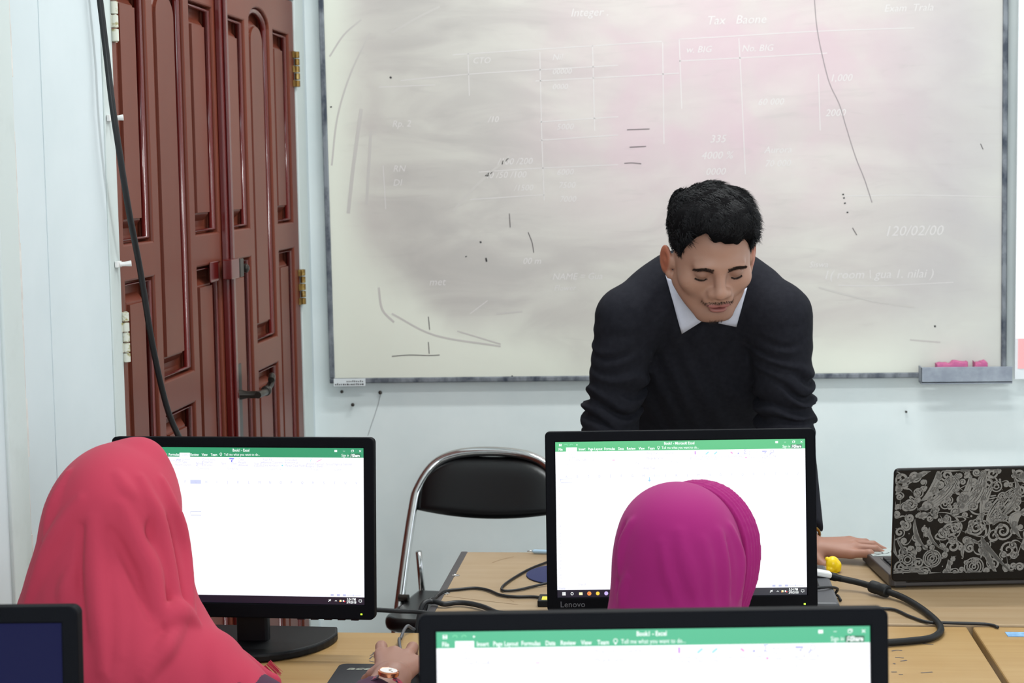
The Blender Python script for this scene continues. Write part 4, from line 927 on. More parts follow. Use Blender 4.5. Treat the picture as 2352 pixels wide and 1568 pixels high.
def surface(f, xs, ys, zs, margin=1.7, blk=8):
    """naive surface nets over a rectilinear grid, evaluated only near the surface"""
    n = (len(xs), len(ys), len(zs)); D = np.empty(n, np.float32)
    bi = [list(range(0, k, blk)) for k in n]
    cs = [np.array([a[(i + min(i + blk, len(a)) - 1) // 2] for i in b]) for a, b in zip((xs, ys, zs), bi)]
    hs = [np.array([max(a[min(i + blk, len(a)) - 1] - a[i], 1e-4) for i in b]) for a, b in zip((xs, ys, zs), bi)]
    G = np.stack(np.meshgrid(*cs, indexing='ij'), -1).reshape(-1, 3).astype(np.float32)
    Hd = np.stack(np.meshgrid(*hs, indexing='ij'), -1).reshape(-1, 3); Hd = np.sqrt((Hd ** 2).sum(-1)) * .5
    d = np.concatenate([f(G[i:i + 4096]) for i in range(0, len(G), 4096)])
    act = np.abs(d) < Hd * margin + .012
    shp = tuple(len(b) for b in bi)
    act = act.reshape(shp); d = d.reshape(shp)
    todo = []
    for i in range(shp[0]):
        for j in range(shp[1]):
            for k in range(shp[2]):
                sl = (slice(bi[0][i], bi[0][i] + blk), slice(bi[1][j], bi[1][j] + blk), slice(bi[2][k], bi[2][k] + blk))
                if act[i, j, k]: todo.append(sl)
                else: D[sl] = d[i, j, k]
    for c in range(0, len(todo), 24):
        P = []; sh = []
        for sl in todo[c:c + 24]:
            g = np.stack(np.meshgrid(xs[sl[0]], ys[sl[1]], zs[sl[2]], indexing='ij'), -1); sh.append(g.shape[:3]); P.append(g.reshape(-1, 3))
        v = f(np.concatenate(P)); o_ = 0
        for sl, s_ in zip(todo[c:c + 24], sh):
            m_ = s_[0] * s_[1] * s_[2]; D[sl] = v[o_:o_ + m_].reshape(s_); o_ += m_
    S = D < 0
    cnt = np.zeros(tuple(k - 1 for k in n), np.int8)
    for dx in (0, 1):
        for dy in (0, 1):
            for dz in (0, 1): cnt += S[dx:n[0] - 1 + dx, dy:n[1] - 1 + dy, dz:n[2] - 1 + dz]
    I = np.argwhere((cnt > 0) & (cnt < 8)); ids = np.full(cnt.shape, -1, np.int32); ids[tuple(I.T)] = np.arange(len(I))
    acc = np.zeros((len(I), 3), np.float64); num = np.zeros(len(I))
    A = (xs, ys, zs)
    corners = [(a, b, c) for a in (0, 1) for b in (0, 1) for c in (0, 1)]
    for a in corners:
        for ax in range(3):
            if a[ax]: continue
            b = list(a); b[ax] = 1
            ia = I + np.array(a); ib = I + np.array(b)
            da = D[tuple(ia.T)]; db = D[tuple(ib.T)]; m_ = (da < 0) != (db < 0)
            t = np.where(m_, da / np.where(m_, da - db, 1), 0)
            pa = np.stack([A[q][ia[:, q]] for q in range(3)], 1); pb = np.stack([A[q][ib[:, q]] for q in range(3)], 1)
            acc += np.where(m_[:, None], pa + t[:, None] * (pb - pa), 0); num += m_
    V = acc / num[:, None]; Fs = []
    for ax in range(3):
        sl0 = [slice(1, -1)] * 3; sl0[ax] = slice(0, n[ax] - 1); sl1 = list(sl0); sl1[ax] = slice(1, n[ax])
        s0 = S[tuple(sl0)]; s1 = S[tuple(sl1)]
        E2 = np.argwhere(s0 != s1); base = E2 + np.array([0 if q == ax else 1 for q in range(3)])
        u, v_ = (ax + 1) % 3, (ax + 2) % 3
        def idx(du, dv):
            q = base.copy(); q[:, u] -= du; q[:, v_] -= dv; return ids[tuple(q.T)]
        quad = np.stack([idx(1, 1), idx(0, 1), idx(0, 0), idx(1, 0)], 1)
        fl = s0[tuple(E2.T)]
        quad[~fl] = quad[~fl][:, ::-1]; Fs.append(quad)
    return V, np.concatenate(Fs)
def sdf_mesh(name, V, Fq, m, parent, col=None, relax=0):
    me = bpy.data.meshes.new(name)
    o0 = np.array(parent.matrix_basis.translation) if parent is not None and parent.parent is None else (np.array(parent.parent.matrix_basis.translation) if parent is not None else np.zeros(3))
    V = np.asarray(V, np.float64)
    if relax:
        E2 = np.concatenate([Fq[:, [0, 1]], Fq[:, [1, 2]], Fq[:, [2, 3]], Fq[:, [3, 0]]])
        for _ in range(relax):
            s = np.zeros_like(V); c = np.zeros(len(V)); np.add.at(s, E2[:, 0], V[E2[:, 1]]); np.add.at(c, E2[:, 0], 1)
            V = V * .5 + .5 * s / np.maximum(c, 1)[:, None]
    me.vertices.add(len(V)); me.vertices.foreach_set('co', (V - o0).astype(np.float32).ravel())
    me.loops.add(Fq.size); me.loops.foreach_set('vertex_index', Fq.astype(np.int32).ravel())
    me.polygons.add(len(Fq)); me.polygons.foreach_set('loop_start', np.arange(0, Fq.size, 4, dtype=np.int32)); me.polygons.foreach_set('loop_total', np.full(len(Fq), 4, np.int32))
    me.update(calc_edges=True); me.validate()
    me.polygons.foreach_set('use_smooth', [True] * len(me.polygons))
    if col is not None:
        a = me.color_attributes.new('tone', 'FLOAT_COLOR', 'POINT'); c = np.ones((len(V), 4), np.float32); c[:, :3] = col(V.astype(np.float32)); a.data.foreach_set('color', c.ravel())
    me.materials.append(m)
    o = bpy.data.objects.new(name, me); COL.objects.link(o); o.parent = parent; return o
def tone_mat(name, rough=.5, sss=.1, spec=.4):
    m = mat(name, (150, 110, 90), rough, spec=spec, sss=sss); nt = m.node_tree
    a = nt.nodes.new('ShaderNodeVertexColor'); a.layer_name = 'tone'; nt.links.new(a.outputs[0], nt.nodes['Principled BSDF'].inputs['Base Color']); return m
def trace(f, px, py, y0, n=60):          # where the sight line through a pixel meets a surface
    r = ray(px, py); r = r / np.linalg.norm(r); t = y0 / r[1]
    for _ in range(n):
        p = CAM + r * t; d = float(f(p[None].astype(np.float32))[0]); t += d * .7
        if abs(d) < 2e-4: break
    return CAM + r * t
def rotm(x, y): # orthonormal frame, columns x, y, z from approximate x and exact y
    y = np.array(y, float); y /= np.linalg.norm(y); x = np.array(x, float); x -= y * x.dot(y); x /= np.linalg.norm(x); return np.stack([x, y, np.cross(x, y)], 1)

# ---- a head in its own frame: x to the person's right, y out of the face, z up; origin between the ears
def head_sdf(q, fem=0.0):
    s = np.abs(q[..., 0]); qm = q.copy(); qm[..., 0] = s
    d = ell(q, (0, -.008, .036), (.074, .096, .086))
    d = smin(d, ell(q, (0, .028, -.024), (.0660, .062, .078)), .03)
    d = smin(d, cone(qm, (.053, .008, -.050), (.022, .066, -.088), .021, .016), .022)
    d = smin(d, ell(q, (0, .072, -.088), (.026, .017, .016)), .018)
    d = smin(d, ell(qm, (.046, .056, -.016), (.022, .022, .020)), .02)
    d = smin(d, ell(qm, (.023, .080, .030), (.025, .013, .009)), .018)
    d = smax(d, -ell(qm, (.0310, .101, .013), (.018, .017, .0110)), .016)
    d = smin(d, ell(qm, (.0315, .0725, .0125), (.0150, .0150, .0125)), .003)      # lowered lid over the eyeball
    d = smin(d, cone(q, (0, .086, .026), (0, .1035, -.012), .0075, .0105), .011)
    d = smin(d, ell(q, (0, .1065, -.0185), (.0125, .0115, .0105)), .008)
    d = smin(d, ell(qm, (.0142, .0965, -.0215), (.0085, .0100, .0085)), .009)
    d = smax(d, -ell(qm, (.0075, .1040, -.0315), (.0042, .0055, .0050)), .003)
    d = smin(d, ell(q, (0, .0905, -.041), (.028, .0115, .016)), .016)
    d = smin(d, ell(qm, (.0095, .0975, -.0490), (.0145, .0075, .0052)), .004)
    d = smin(d, ell(q, (0, .0965, -.0600), (.0175, .0085, .0068)), .005)
    d = smax(d, -ell(q, (0, .1035, -.0545), (.0235, .0100, .0016)), .002)
    d = smax(d, -ell(q, (0, .0985, -.0740), (.016, .006, .005)), .008)
    # ears
    ax = np.array([[.94, -.34, 0], [.34, .94, 0], [0, 0, 1]], float)
    e = ell(qm, (.0850, -.012, -.014), (.0075, .0195, .0325), ax)
    e = smax(e, -ell(qm, (.0915, -.005, -.012), (.0065, .0110, .0190), ax), .004)
    e = smin(smin(e, ell(qm, (.0785, .000, -.040), (.0070, .0090, .0105)), .005), cone(qm, (.070, -.004, -.012), (.080, -.010, -.014), .016, .010), .006)
    return smin(d, e, .005)
def skin_tone(base, lip, dark):
    b, l, dk = (np.array(lin(c)[:3]) for c in (base, lip, dark))
    def f(q):
        s = q.copy(); s[..., 0] = np.abs(s[..., 0]); c = np.repeat(b[None], len(q), 0)
        def w(d, r): return np.clip(.5 - d / r, 0, 1)[:, None]
        c = c + (l - c) * w(np.minimum(ell(s, (.0095, .0985, -.0490), (.0150, .009, .0058)), ell(q, (0, .0975, -.0600), (.0185, .010, .0073))), .003)
        c = c + (np.array(lin((120, 40, 50))[:3]) - c) * w(ell(q, (0, .1015, -.0546), (.017, .010, .0022)), .002)
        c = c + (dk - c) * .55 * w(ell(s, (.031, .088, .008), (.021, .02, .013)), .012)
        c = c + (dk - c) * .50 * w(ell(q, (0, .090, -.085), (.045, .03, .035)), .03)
        c = c + (np.array(lin((168, 92, 66))[:3]) - c) * .8 * w(ell(s, (.088, -.012, -.008), (.012, .022, .034)), .006)  # ears reddened in the colour, for light shining through them
        return c
    return f

# ---- a hand as tapering finger chains: frame columns = (towards the thumb, along the fingers, out of the back of the hand)
def hand_chains(o_, R, curls, spread=(.06, .0, -.06, -.13), thumb=((.028, .028, -.006), (.052, .052, -.016), (.060, .080, -.022)), sc=1.0):
    o_ = np.array(o_); R = np.array(R); ch = []
    base = [(.027, .088, .004), (.008, .092, .007), (-.012, .088, .005), (-.030, .079, .000)]
    ln = [(.041, .025, .020), (.045, .029, .021), (.042, .027, .020), (.033, .021, .018)]; rad = [.0088, .0090, .0086, .0076]
    for b, l, r_, cu, sp in zip(base, ln, rad, curls, spread):
        p = np.array(b); ps = [p]; ang_ = 0
        for k, L_ in enumerate(l):
            ang_ += cu[k]; dvec = np.array([math.sin(sp) * math.cos(ang_), math.cos(sp) * math.cos(ang_), -math.sin(ang_)]); p = p + dvec * L_; ps.append(p)
        ch.append(([o_ + R @ (q * sc) for q in ps], [r_ * sc * 1.08, r_ * sc, r_ * sc * .9, r_ * sc * .72]))
    tp = [np.array((.016, .018, -.004))] + [np.array(t) for t in thumb]
    ch.append(([o_ + R @ (q * sc) for q in tp], [.0135 * sc, .0115 * sc, .0098 * sc, .0078 * sc]))
    palm = [((.010, .0, 0), b, .0155, .0105) for b in base]
    pal = [(o_ + R @ (np.array((a[0] * (1 - i * .55), a[1], a[2])) * sc), o_ + R @ (np.array(b) * sc), ra * sc, rb * sc) for i, (a, b, ra, rb) in enumerate(palm)]
    return ch, pal
def hand_sdf(p, ch, pal):
    d = None
    for a, b, ra, rb in pal: e = cone(p, a, b, ra, rb); d = e if d is None else smin(d, e, .012)
    for i, (ps, rr) in enumerate(ch):
        e = None
        for k in range(3): c = cone(p, ps[k], ps[k + 1], rr[k], rr[k + 1]); e = c if e is None else smin(e, c, .003)
        d = smin(d, e, .010 if i == 4 else .0055)
    return d

# ================================================================== the man leaning on the table
HM = np.array([.068, 3.565, 1.352])
_yaw, _pit, _rol = .20, .56, .05
fwd = np.array([math.sin(_yaw) * math.cos(_pit), -math.cos(_yaw) * math.cos(_pit), -math.sin(_pit)])
xr = -np.array([math.cos(_yaw), math.sin(_yaw), _rol])
RM = rotm(xr, fwd)
HS = 1.03
cxm = .060
SHL, SHR = np.array([-.102, 3.70, 1.212]), np.array([.212, 3.70, 1.214])
ELL, ELR = np.array([-.141, 3.725, .985]), np.array([.226, 3.725, .985])
WRL, WRR = np.array([-.135, 3.50, .802]), np.array([.247, 3.500, .780])
# his left hand rests by the laptop, fingers towards it; the other lies flat behind the monitor
tipm = onz(2005, 1272, .770); d_f = np.array([tipm[0] - WRR[0], tipm[1] - WRR[1] + .01, 0]); d_f /= np.linalg.norm(d_f)
RHm = rotm(np.array([d_f[1], -d_f[0], -.35]), d_f + np.array([0, 0, .03]))
if RHm[2, 2] < 0: RHm[:, 2] *= -1
hm1 = hand_chains(WRR + np.array([.012, 0, -.006]), RHm, [(-.12, 1.30, .40), (.05, .62, .28), (.10, .50, .2), (.15, .45, .2)], spread=(.16, .03, -.06, -.13), thumb=((.032, .018, -.006), (.050, .034, -.012), (.058, .060, -.014)), sc=.94)
RHn = rotm(np.array([1, .1, 0]), np.array([.15, -1, -.12])); RHn[:, 0] = np.array([1, .15, 0]); RHn = rotm(RHn[:, 0], np.array([.15, -1, -.12]))
if RHn[2, 2] < 0: RHn[:, 2] *= -1
hm2 = hand_chains(WRL + np.array([0, -.005, -.010]), RHn, [(.1, .3, .2)] * 4)
def man_torso(p, g=0.0):
    q = p.copy(); q[..., 0] = (p[..., 0] - cxm) * .66 + cxm
    d = cone(q, (cxm, 3.775, 1.235), (cxm, 3.86, 1.11), .100, .104)
    d = smin(d, cone(q, (cxm, 3.86, 1.11), (cxm, 4.02, .93), .104, .100), .05)
    for S in (SHL, SHR):
        sx = 1 if S is SHR else -1
        d = smin(d, cone(p, (cxm + sx * .055, 3.745, 1.275), S + np.array([-sx * .008, .012, .004]), .062, .054), .04)
    return d + g
def man_arms(p, g=0.0):
    d = None
    for S, E, W in ((SHL, ELL, WRL), (SHR, ELR, WRR)):
        e = smin(cone(p, S, E, .054, .043), cone(p, E, W, .042, .028), .02); d = e if d is None else np.minimum(d, e)
    return d + g
HIPL, HIPR = np.array([cxm - .085, 4.03, .90]), np.array([cxm + .085, 4.03, .90])
KNL, KNR = np.array([cxm - .10, 4.00, .50]), np.array([cxm + .10, 4.00, .50])
ANL, ANR = np.array([cxm - .11, 4.10, .085]), np.array([cxm + .11, 4.10, .085])
def man_legs(p, g=0.0):
    d = None
    for Hh, K, A in ((HIPL, KNL, ANL), (HIPR, KNR, ANR)):
        e = smin(cone(p, Hh, K, .085, .058), cone(p, K, A, .057, .040), .03); d = e if d is None else smin(d, e, .02)
    return d + g
def man_feet(p, g=0.0):
    d = None
    for A in (ANL, ANR):
        e = smin(cone(p, A + np.array([0, .03, -.04]), A + np.array([0, -.14, -.052]), .040, .032), cone(p, A, A + np.array([0, 0, -.04]), .042, .042), .03); d = e if d is None else np.minimum(d, e)
    return smax(d, .001 - p[..., 2], .01) + g
def to_head(p, H, R, s): return ((p - H.astype(np.float32)) @ R.astype(np.float32)) / s
def man_body(p):
    d = man_torso(p); d = smin(d, man_arms(p), .035); d = smin(d, man_legs(p), .05); d = smin(d, man_feet(p), .03)
    if far(p, HM, .19) < .03:
        h = head_sdf(to_head(p, HM, RM, HS)) * HS
        nk = cone(p, HM + RM @ np.array([0, -.018, -.045]), (cxm + .003, 3.715, 1.262), .052, .058)
        d = smin(d, smin(h, nk, .02), .03)
    else: d = smin(d, cone(p, HM + RM @ np.array([0, -.018, -.045]), (cxm + .003, 3.715, 1.262), .052, .058), .03)
    for hh, W in ((hm1, WRR), (hm2, WRL)):
        if far(p, W, .22) < .03: d = smin(d, hand_sdf(p, *hh), .012)
    return d
man = thing('person', 'man with short black hair in a charcoal sweater leaning on the table, looking down', 'person', (cxm, 4.03, 0))
tone_m = skin_tone((172, 130, 111), (154, 92, 88), (130, 96, 82))
def man_col(V):
    c = tone_m(to_head(V, HM, RM, HS)); hand = V[:, 2] < .95; c[hand] = np.array(lin((156, 112, 94))[:3]); return c
M['skin_m'] = tone_mat('tan_skin', .48, .12, .35)
xs = grid_axis(-.26, .54, .010, ((-.035, .170, .0022), (.25, .46, .0030)))
ys = grid_axis(3.26, 4.24, .010, ((3.41, 3.70, .0024),))
zs = grid_axis(-.01, 1.53, .010, ((.745, .845, .0026), (1.20, 1.50, .0022)))
V, Fq = surface(man_body, xs, ys, zs)
mbod = sdf_mesh('body', V, Fq, M['skin_m'], man, man_col, relax=1)
# sweater with pushed-up sleeves
def arm_fold(p):
    z = p[..., 2]; x = p[..., 0]; y = p[..., 1]
    n1 = np.sin(x * 37 + y * 23 + 1.3) * np.sin(z * 31 - y * 19 + .4)
    a = np.exp(-((z - 1.040) / .065) ** 2) * (.75 + .5 * n1) + .16 * np.exp(-((z - 1.16) / .07) ** 2) * np.clip(.5 + n1, 0, 1)
    ph = z / .037 * 2 * PI + 20 * (x - .5 * y) + 2.2 * np.sin(x * 31 + z * 17) + 1.6 * np.sin(y * 41 - z * 33 + x * 20)
    return a * (.0100 * np.sin(ph) + .0036 * np.sin(ph * 1.7 + 2 + x * 30))
def sweater_f(p):
    t = man_torso(p, -.012)
    z = p[..., 2]; x = p[..., 0]; y = p[..., 1]
    t = t + .0028 * np.sin((z * .9 + x * 1.6) * 70 + 2 * np.sin(x * 22)) * np.exp(-((z - 1.05) / .12) ** 2) + .0022 * np.sin((x * 2.2 - z) * 60) * np.exp(-((z - 1.2) / .08) ** 2)
    a = man_arms(p, -.013) - np.maximum(arm_fold(p), -.0075)
    # cuffs end above the wrists
    cut = np.minimum.reduce([np.where(np.abs(x - W[0]) < .12, ((p - W.astype(np.float32)) @ ((E - W) / np.linalg.norm(E - W)).astype(np.float32)), 9) for E, W in ((ELL, WRL), (ELR, WRR))])
    a = smax(a, .030 - cut, .006)
    d = smin(smax(t, .885 - z, .008), a, .022)
    nk = cone(p, HM + RM @ np.array([0, -.018, -.045]), (cxm + .003, 3.72, 1.255), .060, .066)
    return d
M['knit'] = bump(noise_col(mat('charcoal_knit', (28, 28, 34), .9, spec=.1), (33, 33, 39), 90, 3), 700, .25, .001)
xs = grid_axis(-.27, .36, .0042); ys = grid_axis(3.42, 4.20, .0048); zs = grid_axis(.80, 1.37, .0042)
V, Fq = surface(sweater_f, xs, ys, zs)
swt = sdf_mesh('sweater', V, Fq, M['knit'], man)
# trousers and shoes
V, Fq = surface(lambda p: smax(smin(man_legs(p, -.011), man_torso(p, -.010), .05), np.maximum(p[..., 2] - .965, .06 - p[..., 2]), .01), grid_axis(-.2, .33, .011), grid_axis(3.85, 4.2, .011), grid_axis(.04, 1.0, .011))
sdf_mesh('trousers', V, Fq, mat('dark_trousers', (40, 42, 52), .85), man)
shoe_m = mat('black_shoes', (24, 23, 24), .4)
for A in (ANL, ANR):
    V, Fq = surface(lambda p: man_feet(p, -.006), grid_axis(A[0] - .07, A[0] + .07, .006), grid_axis(3.88, 4.2, .006), grid_axis(-.02, .11, .005))
    V[:, 2] = np.maximum(V[:, 2], .001); sdf_mesh('shoe', V, Fq, shoe_m, man)
# white shirt collar: two pointed flaps lying on the sweater, and the band round the neck
M['shirt'] = noise_col(mat('white_shirt', (206, 208, 222), .8), (198, 200, 214), 60)
def flap(corners, nrow=10, lift=.007):
    a, b, c, d_ = [np.array(q, float) for q in corners]; vs = []
    for i in range(nrow + 1):
        for j in range(nrow + 1):
            u, v_ = i / nrow, j / nrow; q = (1 - u) * (1 - v_) * a + u * (1 - v_) * b + u * v_ * c + (1 - u) * v_ * d_
            w_ = trace(sweat_neck, q[0], q[1], 3.35); n_ = -ray(q[0], q[1]); n_ /= np.linalg.norm(n_); vs.append(w_ + n_ * (lift + .003 * math.sin(PI * v_)))
    k = nrow + 1; f = [(i * k + j, (i + 1) * k + j, (i + 1) * k + j + 1, i * k + j + 1) for i in range(nrow) for j in range(nrow)]
    return vs, f
def sweat_neck(p):
    return np.minimum(sweater_f(p), cone(p, HM + RM @ np.array([0, -.018, -.045]), (cxm + .003, 3.715, 1.262), .055, .061))
mo = np.array(man.location)
for nm, cs_ in (('collar_flap', ((1529, 632), (1566, 766), (1618, 734), (1590, 640))), ('collar_flap', ((1716, 660), (1691, 750), (1650, 742), (1668, 690)))):
    v, f = flap(cs_); o = MB().add([q - mo for q in v], f).build(nm, M['shirt'], man, smooth=True); sd = o.modifiers.new('cloth', 'SOLIDIFY'); sd.thickness = .0022; sd.offset = 0
nkA, nkB = HM + RM @ np.array([0, -.018, -.045]), np.array([cxm + .003, 3.715, 1.262])
ax_ = (nkA - nkB) / np.linalg.norm(nkA - nkB)
Rn = rotm(np.array([1, 0, 0]), np.cross(ax_, [1, 0, 0])); Rn = np.stack([np.array([1, 0, 0]) - ax_ * ax_[0], np.cross(ax_, np.array([1, 0, 0]) - ax_ * ax_[0]), ax_], 1)
MB().lathe([(.060, .0), (.0605, .028), (.0635, .030), (.0645, .026), (.066, -.004), (.060, -.006)], 40, Rn, nkB - mo + ax_ * .018).build('collar_band', M['shirt'], man, smooth=True)
# hair: cap with a raised front, plus many short strands
HL_Y = np.array([-.12, -.085, -.055, -.030, -.018, .012, .026, .040, .056, .075, .12]); HL_Z = np.array([-.058, -.058, -.040, -.024, .016, .012, -.022, .036, .080, .090, .090])
def hair_f(q):
    x, y, z = q[..., 0], q[..., 1], q[..., 2]
    d = ell(q, (0, -.014, .050), (.0785, .1005, .0880))
    d = smin(d, ell(q, (.004, .036, .100), (.066, .062, .034)), .03)
    s = q.copy(); s[..., 0] = np.abs(x); d = smin(d, ell(s, (.055, -.006, .076), (.029, .078, .046)), .02)
    n_ = np.sin(x * 190 + 5 * np.sin(y * 45)) * np.sin(y * 60 + x * 40) * .0022 + np.sin(x * 90 - y * 130 + z * 50) * .0016
    d = d - n_
    fr_ = np.clip((y - .045) / .02, 0, 1)
    hl = np.interp(y, HL_Y, HL_Z) + fr_ * (.016 * np.exp(-((x - .036) / .018) ** 2) - .010 * np.exp(-((x + .030) / .030) ** 2) + .004 * np.sin(x * 260))
    d = smax(d, (hl - z) * .75, .006)
    return d
def hair_w(p): return hair_f(to_head(p, HM, RM, HS)) * HS
M['hair'] = mat('black_hair', (19, 18, 20), .6, spec=.16)
M['scalp'] = mat('black_hair_root', (15, 14, 15), .95, spec=.03)
M['brow'] = mat('dark_brown_hair', (46, 34, 30), .7, spec=.15)
xs = grid_axis(HM[0] - .13, HM[0] + .13, .0026); ys = grid_axis(HM[1] - .15, HM[1] + .19, .0026); zs = grid_axis(HM[2] - .10, HM[2] + .19, .0026)
V, Fq = surface(hair_w, xs, ys, zs)
hob = sdf_mesh('hair', V, Fq, M['scalp'], man)
hr = np.random.default_rng(5); L0 = to_head(V.astype(np.float32), HM, RM, HS)
sel = hr.choice(len(V), 22000); st = MB(); SV = []; SF = []
for i in sel:
    q = L0[i].astype(float); n_ = q - np.array([0, -.014, .04]); n_ /= np.linalg.norm(n_)
    if q[2] < .03 and hr.random() < .6: continue
    dirv = np.array([-.55 if q[2] > .06 else 0, .75 if q[2] > .07 else .15, -.15 if q[2] > .07 else -.9])
    if q[1] > .035 and q[2] < .125 and abs(q[0]) < .062: dirv = np.array([-.3, -.2, .8])
    dirv = dirv + hr.normal(0, .28, 3); dirv = dirv - n_ * dirv.dot(n_) * .8
    ln_ = (.020 if q[2] > .08 else .009) * hr.uniform(.6, 1.2); w_ = np.cross(dirv, n_); w_ /= (np.linalg.norm(w_) + 1e-9); w_ *= .00065
    a = q - n_ * .003; b = q + n_ * .0014 + dirv * ln_ * .5; c = q + n_ * (.0006 + .0030 * hr.random() * (q[2] > .06)) + dirv * ln_
    k = len(SV); SV += [a - w_, a + w_, b - w_ * .8, b + w_ * .8, c]; SF += [(k, k + 1, k + 3, k + 2), (k + 2, k + 3, k + 4)]
SV = (np.array(SV) * HS) @ RM.T + HM - mo
tag(MB().add(SV, SF).build('hair_strands', M['hair'], hob), kind='stuff')
# eyebrows, lashes and moustache as short strands on the face
def face_hair(name, rows, n, ln_, wd_, seed, direct):
    g = np.random.default_rng(seed); v = []; f = []
    for _ in range(n):
        c, thick = rows(g.random()); q = np.array(c) + np.array([0, .02, (g.random() - .5) * thick])
        for _k in range(25):
            dd = float(head_sdf(q[None].astype(np.float32))[0]); q = q - np.array([0, dd * .8, 0])
        d_ = np.array(direct(q)) + g.normal(0, .2, 3); d_[1] = .12; d_ /= np.linalg.norm(d_); w_ = np.cross(d_, [0, 1, 0]); w_ = w_ / np.linalg.norm(w_) * wd_
        k = len(v); v += [q - w_, q + w_, q + d_ * ln_ + np.array([0, .0012, 0])]; f.append((k, k + 1, k + 2))
    v = (np.array(v) * HS) @ RM.T + HM - mo
    o = MB().add(v, f).build(name, M['brow'], mbod); return tag(o, kind='stuff')
for sx in (-1, 1):
    face_hair('eyebrow', lambda t: ((sx * (.013 + .036 * t), .085, .0255 + .0055 * math.sin(PI * min(1, t * .9)) - .002 * t), .0120 * (1 - .45 * t)), 480, .0060, .00028, 3, lambda q: (sx * .95, 0, .15 if abs(q[0]) < .035 else -.25))
    face_hair('eyelashes', lambda t: ((sx * (.0225 + .0225 * t), .085, .0042 - .0026 * math.sin(PI * t) + .0012 * (t < .2)), .0012), 230, .0042, .00035, 4, lambda q: (sx * .25, 0, -.95))
face_hair('moustache', lambda t: ((.030 * (2 * t - 1), .09, -.0400 - .0075 * (2 * t - 1) ** 2), .0060), 260, .0048, .00024, 6, lambda q: (q[0] * 22, 0, -.8))
face_hair('chin_beard', lambda t: ((.014 * (2 * t - 1), .09, -.097), .012), 90, .0040, .00022, 8, lambda q: (0, 0, -1))
# bracelet on his left wrist
wd_ = (ELR - WRR) / np.linalg.norm(ELR - WRR); Rb = rotm(np.array([1, 0, 0]), wd_); Rb = np.stack([Rb[:, 0], np.cross(wd_, Rb[:, 0]), wd_], 1)
bc = WRR + wd_ * .022 - mo
MB().tube([bc + Rb @ np.array([.0335 * math.cos(t), .0335 * math.sin(t), 0]) for t in np.linspace(0, 2 * PI, 28, endpoint=False)], .0032, 8, closed=True).build('bracelet', mat('dark_gold', (150, 112, 40), .3, metal=.9), man, smooth=True)

